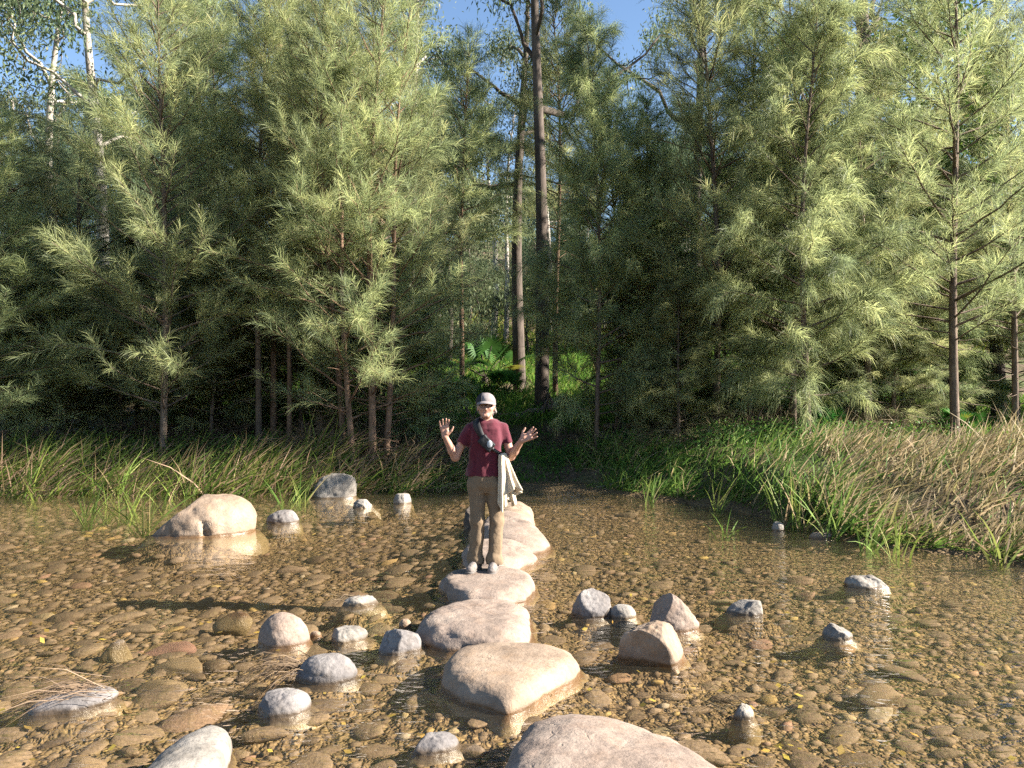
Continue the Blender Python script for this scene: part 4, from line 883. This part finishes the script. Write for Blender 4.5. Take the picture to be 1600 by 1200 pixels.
# ------------------------------------------------------------------ the person: implicit surfaces meshed by surface nets
class Field:
    def __init__(s, lo, hi, h):
        s.lo = np.array(lo, float); s.h = h; s.n = np.ceil((np.array(hi) - s.lo) / h).astype(int) + 1
        s.v = np.full(s.n, .2, np.float32)
    def sub(s, lo, hi):
        a = np.clip(((np.array(lo) - s.lo) / s.h).astype(int) - 1, 0, s.n - 1); b = np.clip(((np.array(hi) - s.lo) / s.h).astype(int) + 3, 1, s.n)
        sl = tuple(slice(i, j) for i, j in zip(a, b))
        ax = [s.lo[k] + s.h * np.arange(a[k], b[k]) for k in range(3)]
        return sl, np.stack(np.meshgrid(*ax, indexing='ij'), -1)
    def put(s, sl, d, k):
        e = s.v[sl]; d = d.astype(np.float32)
        if k > 0:
            hh = np.clip(.5 + .5 * (e - d) / k, 0, 1); s.v[sl] = e * (1 - hh) + d * hh - k * hh * (1 - hh)
        else: s.v[sl] = np.minimum(e, d)
    def cap(s, a, b, ra, rb, k=.02, fy=1.0, carve=False):
        a = np.array(a, float); b = np.array(b, float); m = max(ra, rb) / min(fy, 1) + k + .05
        sl, P = s.sub(np.minimum(a, b) - m, np.maximum(a, b) + m)
        q = P.copy(); ab = b - a; t = np.clip(((P - a) @ ab) / max(ab @ ab, 1e-9), 0, 1)
        v = P - (a + t[..., None] * ab); v[..., 1] *= fy
        d = np.linalg.norm(v, axis=-1) - (ra + (rb - ra) * t)
        if carve: s.v[sl] = np.maximum(s.v[sl], -d)
        else: s.put(sl, d, k)
        return s
    def ell(s, c, r, k=.02, R=None, carve=False):
        c = np.array(c, float); r = np.array(r, float); m = r.max() + k + .05
        sl, P = s.sub(c - m, c + m); v = P - c
        if R is not None: v = v @ R
        q = np.linalg.norm(v / r, axis=-1); q2 = np.linalg.norm(v / r ** 2, axis=-1); d = q * (q - 1) / np.maximum(q2, 1e-6)
        if carve: s.v[sl] = np.maximum(s.v[sl], -d)
        else: s.put(sl, d, k)
        return s
    def loft(s, zs, cx, cy_, A, B, k=.02, pw=2.3):
        zs = np.array(zs, float); m = .06
        sl, P = s.sub((min(np.array(cx) - A) - m, min(np.array(cy_) - B) - m, zs[0] - m), (max(np.array(cx) + A) + m, max(np.array(cy_) + B) + m, zs[-1] + m))
        z = P[..., 2]; f = lambda a: np.interp(z, zs, a)
        a, b = f(A), f(B); q = (np.abs((P[..., 0] - f(cx)) / a) ** pw + np.abs((P[..., 1] - f(cy_)) / b) ** pw) ** (1 / pw)
        d = (q - 1) * np.minimum(a, b); d = np.maximum(d, np.maximum(zs[0] - z, z - zs[-1])); s.put(sl, d, k); return s
    def plane(s, p, n):
        """keep the side the normal points away from"""
        sl, P = s.sub(s.lo, s.lo + s.h * s.n); d = (P - np.array(p, float)) @ unit(np.array(n, float)); s.v = np.maximum(s.v, d.astype(np.float32)); return s
    def wrinkle(s, amp, f, seed, stretch=(1, 1, 1)):
        sl, P = s.sub(s.lo, s.lo + s.h * s.n); near = np.abs(s.v) < .04
        q = P[near] * f * np.array(stretch); s.v[near] += (amp * fbm(q, seed, 2)).astype(np.float32); return s
    def mesh(s, name, mat, smooth_it=1):
        v = s.v.copy(); v[0] = v[-1] = .1; v[:, 0] = v[:, -1] = .1; v[:, :, 0] = v[:, :, -1] = .1
        n = np.array(v.shape) - 1; neg = v < 0
        C = [(i, j, k) for i in (0, 1) for j in (0, 1) for k in (0, 1)]
        cut = lambda A, c: A[c[0]:c[0] + n[0], c[1]:c[1] + n[1], c[2]:c[2] + n[2]]
        cnt = sum(cut(neg, c).astype(np.int8) for c in C); act = (cnt > 0) & (cnt < 8)
        idx = np.full(act.shape, -1, np.int64); ii = np.argwhere(act); idx[act] = np.arange(len(ii))
        pos = np.zeros((len(ii), 3)); w = np.zeros(len(ii))
        for a in C:
            for ax in range(3):
                if a[ax]: continue
                b = list(a); b[ax] = 1
                va = v[ii[:, 0] + a[0], ii[:, 1] + a[1], ii[:, 2] + a[2]]; vb = v[ii[:, 0] + b[0], ii[:, 1] + b[1], ii[:, 2] + b[2]]
                m = (va < 0) != (vb < 0); t = np.where(m, va / np.where(m, va - vb, 1), 0)
                p = np.array(a, float)[None].repeat(len(ii), 0); p[:, ax] += t; pos += p * m[:, None]; w += m
        V = s.lo + (ii + pos / w[:, None]) * s.h
        Q = []
        for ax in range(3):
            o1, o2 = [(1, 2), (2, 0), (0, 1)][ax]
            sl0 = [slice(1, -1)] * 3; sl1 = [slice(1, -1)] * 3; sl0[ax] = slice(0, -1); sl1[ax] = slice(1, None)
            A_, B_ = neg[tuple(sl0)], neg[tuple(sl1)]; e = np.argwhere(A_ != B_); sgn = A_[tuple(e.T)]
            e = e + 1; e[:, ax] -= 1
            def cell(d1, d2):
                c = e.copy(); c[:, o1] += d1; c[:, o2] += d2; return idx[tuple(c.T)]
            q = np.stack([cell(-1, -1), cell(0, -1), cell(0, 0), cell(-1, 0)], -1); q[~sgn] = q[~sgn][:, ::-1]; Q.append(q)
        return make_mesh(name, V, [np.concatenate(Q)], mat)

skin = plain_mat('skin', (.385, .21, .152), .5, .4, 90., .06)
m, nt, out = new_mat('shirt_cloth')
n_ = noise(nt, 55., 3, .6); n2 = noise(nt, 14., 3, .6)
c = mixc(nt, ramp(nt, n_, [(.56, (0,) * 3), (.64, (.55,) * 3)]), (0.084, 0.010, 0.020), (0.035, 0.006, 0.011))
p = N(nt, 'ShaderNodeBsdfPrincipled', {'Base Color': c, 'Roughness': .85, 'Specular IOR Level': .2, 'Sheen Weight': .25, 'Normal': bump(nt, n2, .25, .03)}); nt.links.new(p.outputs[0], out.inputs[0]); shirt_m = m
trouser_m = plain_mat('trouser_cloth', (.175, .125, .08), .85, .2, 22., .10, .012)
shoe_m = plain_mat('shoe_upper', (.15, .128, .115), .8, .3, 45., .3, .008); sole_m = plain_mat('shoe_sole', (0.114, 0.101, 0.092), .8, .3, 50., .1)
black_m = plain_mat('black_nylon', (.007, .0075, .009), .6, .35, 80., .2); grey_m = plain_mat('grey_mesh', (0.290, 0.317, 0.334), .6, .4, 120., .4)
cream_m = plain_mat('cream_cloth', (.50, .42, .31), .9, .2, 25., .06, .01); capl_m = plain_mat('cap_cloth', (.19, .165, .162), .85, .2, 70., .15); capd_m = plain_mat('cap_dark', (0.022, 0.022, 0.026), .8, .2, 60., .2)
hair_m = plain_mat('grey_hair', (.19, .175, .16), .7, .3, 60., .35, .01); teeth_m = plain_mat('teeth', (.46, .42, .38), .3, .5, 20., .02); lip_m = plain_mat('lips', (.22, .07, .06), .5, .4, 40., .05); eye_m = plain_mat('eye', (0.026, 0.019, 0.016), .3, .5, 40., .1)

PX0, PY0 = x_at(760, 7.3), 7.3
person = thing('person', 'person in maroon T-shirt, khaki trousers and cap, both hands raised, standing on a stepping stone', 'person', (PX0, PY0, .125))
SHL, SHR = np.array([-.150, .01, 1.335]), np.array([.155, .01, 1.335])
ELL, ELR = np.array([-.285, -.02, 1.05]), np.array([.225, .0, 1.055])
WRL, WRR = np.array([-.372, -.13, 1.245]), np.array([.325, -.14, 1.21])
HC = np.array([.0, -.035, 1.515])
def hand(fd, wr, u, n, thumb, k=.006, spr=1.0):
    u = unit(np.array(u, float)); n = unit(np.array(n, float)); n = unit(n - u * (n @ u)); v = np.cross(n, u) * thumb      # v points to the thumb side
    L = lambda a, b, c: wr + (u * a + v * b + n * c) * 1.03
    for b0, b1, rr_ in ((-.020, -.032, .0125), (-.007, -.012, .013), (.007, .009, .013), (.020, .026, .0125)):
        fd.cap(L(.0, b0 * .7, 0), L(.085, b1, 0), .014, rr_, .012)
    fd.cap(L(.03, .012, .012), L(.05, .022, .014), .016, .013, .012)
    for b, ln, sp, r_ in ((-.034, .060, -.34, .0088), (-.0125, .075, -.11, .0096), (.0105, .080, .08, .0098), (.0285, .072, .25, .0094)):
        sp = sp * spr; ln = ln * 1.0; p0 = L(.082, b, .0); d1 = unit(u * math.cos(sp) + v * math.sin(sp) + n * .10); p1 = p0 + d1 * ln * .5; d2 = unit(d1 + n * .22); p2 = p1 + d2 * ln * .5
        fd.cap(p0, p1, r_ * 1.08, r_, k); fd.cap(p1, p2, r_, r_ * .78, .003)
    p0 = L(.022, .028, .008); p1 = L(.052, .058, .016); p2 = L(.082, .074, .016)
    fd.cap(p0, p1, .0135, .0105, .012); fd.cap(p1, p2, .0105, .008, .003)
B_ = Field((-.50, -.30, .0), (.52, .22, 1.68), .0048)
B_.loft([.78, .95, 1.10, 1.25, 1.36, 1.40], [-.01, -.01, 0, 0, 0, 0], [0] * 6, [.14, .135, .125, .14, .13, .05], [.09, .085, .085, .095, .07, .04])
B_.cap((0, .012, 1.36), (0, -.008, 1.46), .058, .052, .03)
for S_, E_, W_ in ((SHL, ELL, WRL), (SHR, ELR, WRR)):
    B_.cap(S_ + (E_ - S_) * .2, E_, .040, .040, .012); B_.cap(E_, E_ + (W_ - E_) * .35, .041, .039, .012); B_.cap(E_ + (W_ - E_) * .3, W_, .039, .025, .015)
for kx, ax_, hx in ((-.068, -.098, -.085), (.088, .072, .07)):
    B_.cap((hx, 0, .82), (kx, -.01, .45), .075, .05, .02); B_.cap((kx, -.01, .45), (ax_, .01, .09), .048, .036, .02)
B_.ell(HC + (0, .015, .03), (.074, .092, .092), .02); B_.cap(HC + (0, -.035, -.02), HC + (0, -.045, -.066), .058, .036, .03)
B_.ell(HC + (0, -.025, -.03), (.063, .07, .075), .02)
B_.cap(HC + (0, -.088, .008), HC + (0, -.108, -.022), .008, .0135, .010); 
for sx_ in (-1, 1):
    B_.ell(HC + (sx_ * .036, -.072, -.022), (.022, .018, .018), .012); B_.ell(HC + (sx_ * .074, .015, -.01), (.012, .022, .032), .008)
    B_.cap(HC + (sx_ * .012, -.085, .03), HC + (sx_ * .045, -.075, .03), .010, .009, .010)
B_.cap(HC + (-.012, -.089, -.084), HC + (.012, -.089, -.084), .018, .018, .018)
hand(B_, WRL, (-.02, -.10, 1), (.12, -1, -.05), -1.0, spr=.5)
hand(B_, WRR, (.80, -.12, .50), (.05, -.85, .40), 1.0, spr=.8)
body = link('body', B_.mesh('body', skin), person)
def small(name, fld, mat, parent): return link(name, fld.mesh(name, mat), parent)
small('mouth', Field(HC + (-.05, -.13, -.09), HC + (.05, -.05, -.02), .0028).cap(HC + (-.026, -.082, -.046), HC + (0, -.088, -.060), .006, .0075, .004).cap(HC + (.026, -.082, -.046), HC + (0, -.088, -.060), .006, .0075, .004), lip_m, body)
for sx_ in (-1, 1): small('eye', Field(HC + (sx_ * .030 - .02, -.11, -.01), HC + (sx_ * .030 + .02, -.06, .03), .0025).ell(HC + (sx_ * .030, -.082, .010), (.011, .007, .0045), 0), eye_m, body)
# hair, cap, glasses
hf = Field(HC + (-.14, -.10, -.13), HC + (.14, .15, .15), .005)
hf.ell(HC + (0, .03, .02), (.080, .090, .092), .01); hf.cap(HC + (.076, .01, .0), HC + (.086, .03, -.05), .014, .013, .02); hf.cap(HC + (-.076, .015, .0), HC + (-.080, .03, -.035), .011, .009, .02)
hf.ell(HC + (0, .06, -.05), (.07, .05, .05), .03); hf.cap(HC + (0, -.12, -.02), HC + (0, -.035, -.03), .074, .070, 0, carve=True); hf.wrinkle(.009, 45, 4, (1, 1, .4))
link('hair', hf.mesh('hair', hair_m), person)
cf = Field(HC + (-.13, -.15, -.02), HC + (.13, .15, .17), .0045)
cf.ell(HC + (0, .012, .045), (.088, .108, .082), 0); cf.plane(HC + (0, -.085, .040), (0, -.22, -1)); cf.wrinkle(.003, 22, 6)
cap_o = link('cap', cf.mesh('cap', capl_m), person)
df = Field(HC + (-.13, -.15, -.02), HC + (.0, .15, .17), .0045); df.ell(HC + (-.003, .010, .048), (.093, .113, .086), 0); df.plane(HC + (0, -.085, .042), (0, -.22, -1)); df.plane(HC + (-.028, 0, 0), (1, -.12, 0))
link('dark_panel', df.mesh('dark_panel', capd_m), cap_o)
# brim: curved tongue, thin but solid
na, nr = 25, 9; a = np.linspace(-1.25, 1.25, na); V = []
for top in (1, 0):
    for j in range(nr):
        t = j / (nr - 1); rad = .082 + .062 * t * np.cos(a * .72) ** .7
        x = np.sin(a) * (.088 + .004 * t) ; y = -np.cos(a) * .10 - .070 * t * np.cos(a) ** .8
        z = .046 - .020 * t - .16 * (x ** 2) / .09 + .006 * top
        V.append(HC + np.stack([x, y, z], -1))
V = np.concatenate(V); off = na * nr; i = np.arange(nr - 1)[:, None] * na + np.arange(na - 1)[None]; q = np.stack([i, i + 1, i + na + 1, i + na], -1).reshape(-1, 4)
ring = np.concatenate([np.arange(na), np.arange(1, nr) * na + na - 1, (nr - 1) * na + np.arange(na - 2, -1, -1), np.arange(nr - 2, 0, -1) * na]); r2 = np.roll(ring, -1)
link('brim', make_mesh('brim', V, [q[:, ::-1], q + off, np.stack([ring, r2, r2 + off, ring + off], -1)], capl_m), cap_o)
gl_ = MB(); th = np.linspace(0, 2 * math.pi, 25)
for sx_ in (-1, 1):
    c_ = HC + (sx_ * .031, -.103, .006); P = c_ + np.stack([.0235 * np.cos(th), .004 * np.abs(np.cos(th)), .0185 * np.sin(th)], -1); V, q = tubes(P, np.full(25, .0021), 5); gl_.add(V, q)
    V, q = tubes(np.array([c_ + (sx_ * .0235, .004, .004), c_ + (sx_ * .042, .04, .006), HC + (sx_ * .078, .01, .008)]), np.full(3, .0018), 4); gl_.add(V, q)
V, q = tubes(np.array([HC + (-.009, -.104, .008), HC + (0, -.106, .011), HC + (.009, -.104, .008)]), np.full(3, .0018), 4); gl_.add(V, q)
link('glasses', gl_.mesh('glasses', black_m), person)
# shirt
TZ = [.872, .93, 1.02, 1.12, 1.22, 1.31, 1.365, 1.395, 1.41]; TX = [-.012, -.012, -.008, -.003, 0, 0, 0, 0, 0]; TY = [-.004, 0, 0, 0, -.004, 0, .004, .006, .006]
TA = [.160, .157, .148, .145, .152, .155, .135, .092, .062]; TB = [.118, .116, .112, .116, .124, .108, .086, .066, .055]
sf = Field((-.30, -.20, .85), (.30, .20, 1.45), .005)
sf.loft(TZ, TX, TY, TA, TB, .01)
for S_, E_ in ((SHL, ELL), (SHR, ELR)):
    sv = E_ - S_; e = S_ + sv * .56
    g2 = Field((-.30, -.20, .85), (.30, .20, 1.45), .005); g2.cap(S_ + sv * .10 + np.array([-.012 * np.sign(S_[0]), 0, 0]), S_ + sv * .8, .050, .055, 0); g2.plane(e, sv)
    hh = np.clip(.5 + .5 * (sf.v - g2.v) / .03, 0, 1); sf.v = sf.v * (1 - hh) + g2.v * hh - .03 * hh * (1 - hh)
    sf.plane(e + unit(sv) * .004, sv) if False else None
sf.wrinkle(.013, 8, 8, (1.3, 1, .7)); sf.wrinkle(.006, 20, 18, (1, 1, .6))
sf.ell((0, -.03, 1.437), (.062, .085, .045), 0, carve=True)
sf.plane((0, 0, .878), (0, .05, -1))
link('shirt', sf.mesh('shirt', shirt_m), person)
# trousers
tf = Field((-.24, -.2, .05), (.24, .2, .97), .0055)
tf.loft([.73, .78, .82, .88, .95], [-.010] * 5, [.0, .0, .004, .0, .0], [.120, .152, .156, .146, .130], [.07, .098, .106, .100, .085], .01)
for hx, kx, ax_, ay in ((-.098, -.076, -.104, .012), (.084, .094, .074, -.012)):
    tf.cap((hx, .0, .80), (kx, -.012, .46), .078, .064, .03); tf.cap((kx, -.012, .46), (ax_, ay, .06), .064, .066, .02)
    tf.cap((ax_ - .01, ay, .12), (ax_ + .015, ay, .10), .072, .070, .02)
tf.wrinkle(.010, 7, 12, (1.2, 1, .6)); tf.wrinkle(.004, 20, 14, (1, .7, .8)); tf.plane((0, 0, .062), (0, -.12, -1))
link('trousers', tf.mesh('trousers', trouser_m), person)
# shoes
for ax_, ay, yaw in ((-.100, .0, -.35), (.068, -.03, -.12)):
    R = np.array([[math.cos(yaw), -math.sin(yaw), 0], [math.sin(yaw), math.cos(yaw), 0], [0, 0, 1]]); o_ = np.array([ax_, ay, 0])
    W_ = lambda x, y, z: o_ + R @ np.array([x, y, z])
    u_ = Field(o_ + (-.16, -.25, -.01), o_ + (.16, .14, .16), .005)
    u_.cap(W_(0, .045, .05), W_(0, -.13, .036), .042, .037, .02); u_.cap(W_(0, .03, .06), W_(0, .01, .115), .044, .042, .02); u_.cap(W_(0, -.02, .07), W_(0, -.10, .045), .038, .034, .02)
    u_.plane((0, 0, .016), (0, 0, -1)); u_.wrinkle(.003, 40, 3)
    sh = link('shoe', u_.mesh('shoe', shoe_m), person)
    so = Field(o_ + (-.16, -.25, -.01), o_ + (.16, .14, .06), .005); so.cap(W_(0, .045, .014), W_(0, -.135, .014), .045, .042, 0); so.plane((0, 0, .024), (0, 0, 1)); so.plane((0, 0, -.002), (0, 0, -1))
    link('sole', so.mesh('sole', sole_m), sh)
    lc = MB()
    for k in range(4):
        y_ = -.045 - .02 * k; z_ = .102 - .010 * k
        V, q = tubes(np.array([W_(-.024, y_, z_ - .012), W_(0, y_ - .008, z_ + .004), W_(.024, y_, z_ - .012)]), np.full(3, .0035), 4); lc.add(V, q)
    link('laces', lc.mesh('laces', capl_m), sh)
# crossbody bag worn over the shirt
bag = thing('crossbody_bag', 'small black crossbody bag with grey mesh pocket worn across the maroon shirt', 'bag', (PX0, PY0, .125))
def torso_y(x, z, side=-1, off=.012):
    a, b, cx = np.interp(z, TZ, TA), np.interp(z, TZ, TB), np.interp(z, TZ, TX); q = np.clip(np.abs((x - cx) / a), 0, .985)
    return side * (b * (1 - q ** 2.3) ** (1 / 2.3) + off)
fx = np.array([-.075, -.095, -.085, -.05, 0, .06, .12, .160]); fz = np.array([1.405, 1.385, 1.34, 1.27, 1.19, 1.13, 1.09, 1.07])
tt_ = np.linspace(0, 1, 40); sx2 = np.interp(tt_, np.linspace(0, 1, 8), fx); sz2 = np.interp(tt_, np.linspace(0, 1, 8), fz); sy2 = torso_y(sx2, sz2)
bx2 = np.array([.160, .12, .0, -.08, -.075]); bz2 = np.array([1.07, 1.09, 1.2, 1.35, 1.405]); tb = np.linspace(0, 1, 24)
bx3 = np.interp(tb, np.linspace(0, 1, 5), bx2); bz3 = np.interp(tb, np.linspace(0, 1, 5), bz2)
line = np.concatenate([np.stack([sx2, sy2, sz2], -1), np.stack([bx3, torso_y(bx3, bz3, 1), bz3], -1)[1:]])
for _ in range(3): line[1:-1] = (line[:-2] + 2 * line[1:-1] + line[2:]) / 4
Tg = unit(np.gradient(line, axis=0)); nr_ = unit(np.stack([line[:, 0] * .4, line[:, 1], 0 * line[:, 0]], -1)); wv = np.cross(Tg, nr_); wv = unit(wv)
hw = np.interp(np.arange(len(line)), [0, 14, 22, 40, len(line)], [.042, .034, .018, .012, .03])[:, None]
V = np.stack([line - wv * hw, line + wv * hw, line + wv * hw + nr_ * .006, line - wv * hw + nr_ * .006], 1).reshape(-1, 3); k_ = np.arange(len(line) - 1)[:, None] * 4
link('strap', make_mesh('strap', V, [k_ + np.array([[j, (j + 1) % 4, 4 + (j + 1) % 4, 4 + j]]) for j in range(4)], black_m, False), bag)
pf = Field((-.10, -.26, 1.05), (.13, -.06, 1.31), .0045); pc = np.array([.006, -.148, 1.185])
a_ = -.75; Rp = np.array([[math.cos(a_), 0, -math.sin(a_)], [0, 1, 0], [math.sin(a_), 0, math.cos(a_)]])
sl_, P_ = pf.sub(pf.lo, pf.lo + pf.h * pf.n); q_ = np.abs((P_ - pc) @ Rp) - np.array([.058, .018, .034]); pf.v = (np.linalg.norm(np.maximum(q_, 0), axis=-1) + np.minimum(q_.max(-1), 0) - .014).astype(np.float32); pf.wrinkle(.003, 30, 5)
link('pouch', pf.mesh('pouch', black_m), bag)
pk = Field((-.10, -.26, 1.05), (.13, -.06, 1.31), .004); pk.ell(pc + (.028, -.026, -.008), (.027, .013, .036), 0); link('mesh_pocket', pk.mesh('mesh_pocket', grey_m), bag)
# cream jacket hanging from the strap
jk = thing('jacket', 'cream jacket hanging in folds from the bag strap at the hip', 'jacket', (PX0, PY0, .125))
def drape(name, zt, zb, x0, x1, a0, a1, b0, b1, y0, folds, seed, nv=46, nu=84):
    r = RS(seed); v = np.linspace(0, 1, nv)[:, None]; u = np.linspace(0, 2 * math.pi, nu, endpoint=False)[None]
    A = a0 + (a1 - a0) * v ** .75; B = b0 + (b1 - b0) * v ** .8; ph = r.uniform(0, 6)
    fo = 1 + (.10 + .30 * v) * np.sin(folds * u + ph + 1.2 * v) * .8 + .13 * v * np.sin((folds * 2 + 1) * u + 2)
    X = x0 + (x1 - x0) * v + A * np.cos(u) * fo; Y = y0 + B * np.sin(u) * fo; Z = zt + (zb - zt) * v + (v ** 3) * (.035 * np.sin(2 * u + ph) + .012 * np.sin(5 * u))
    V = np.stack([X, Y, np.broadcast_to(Z, X.shape)], -1).reshape(-1, 3); V = V + .0025 * np.stack([fbm(V * 9, seed), fbm(V * 9 + 9, seed), 0 * V[:, 0]], -1)
    i = np.arange(nv - 1)[:, None] * nu + np.arange(nu)[None]; j = np.arange(nv - 1)[:, None] * nu + ((np.arange(nu) + 1) % nu)[None]
    top = np.arange(nu)[None, ::-1]
    me = make_mesh(name, V, [np.stack([i, i + nu, j + nu, j], -1).reshape(-1, 4)], cream_m)
    o = link(name, me, jk); sm = o.modifiers.new('thickness', 'SOLIDIFY'); sm.thickness = .006; return o
drape('body_fold', 1.09, .74, .150, .222, .028, .088, .03, .055, -.055, 7, 3)
drape('lining_fold', 1.02, .64, .165, .205, .03, .062, .03, .045, -.01, 6, 8)
drape('sleeve', 1.08, .60, .140, .148, .024, .034, .02, .028, -.100, 4, 5)
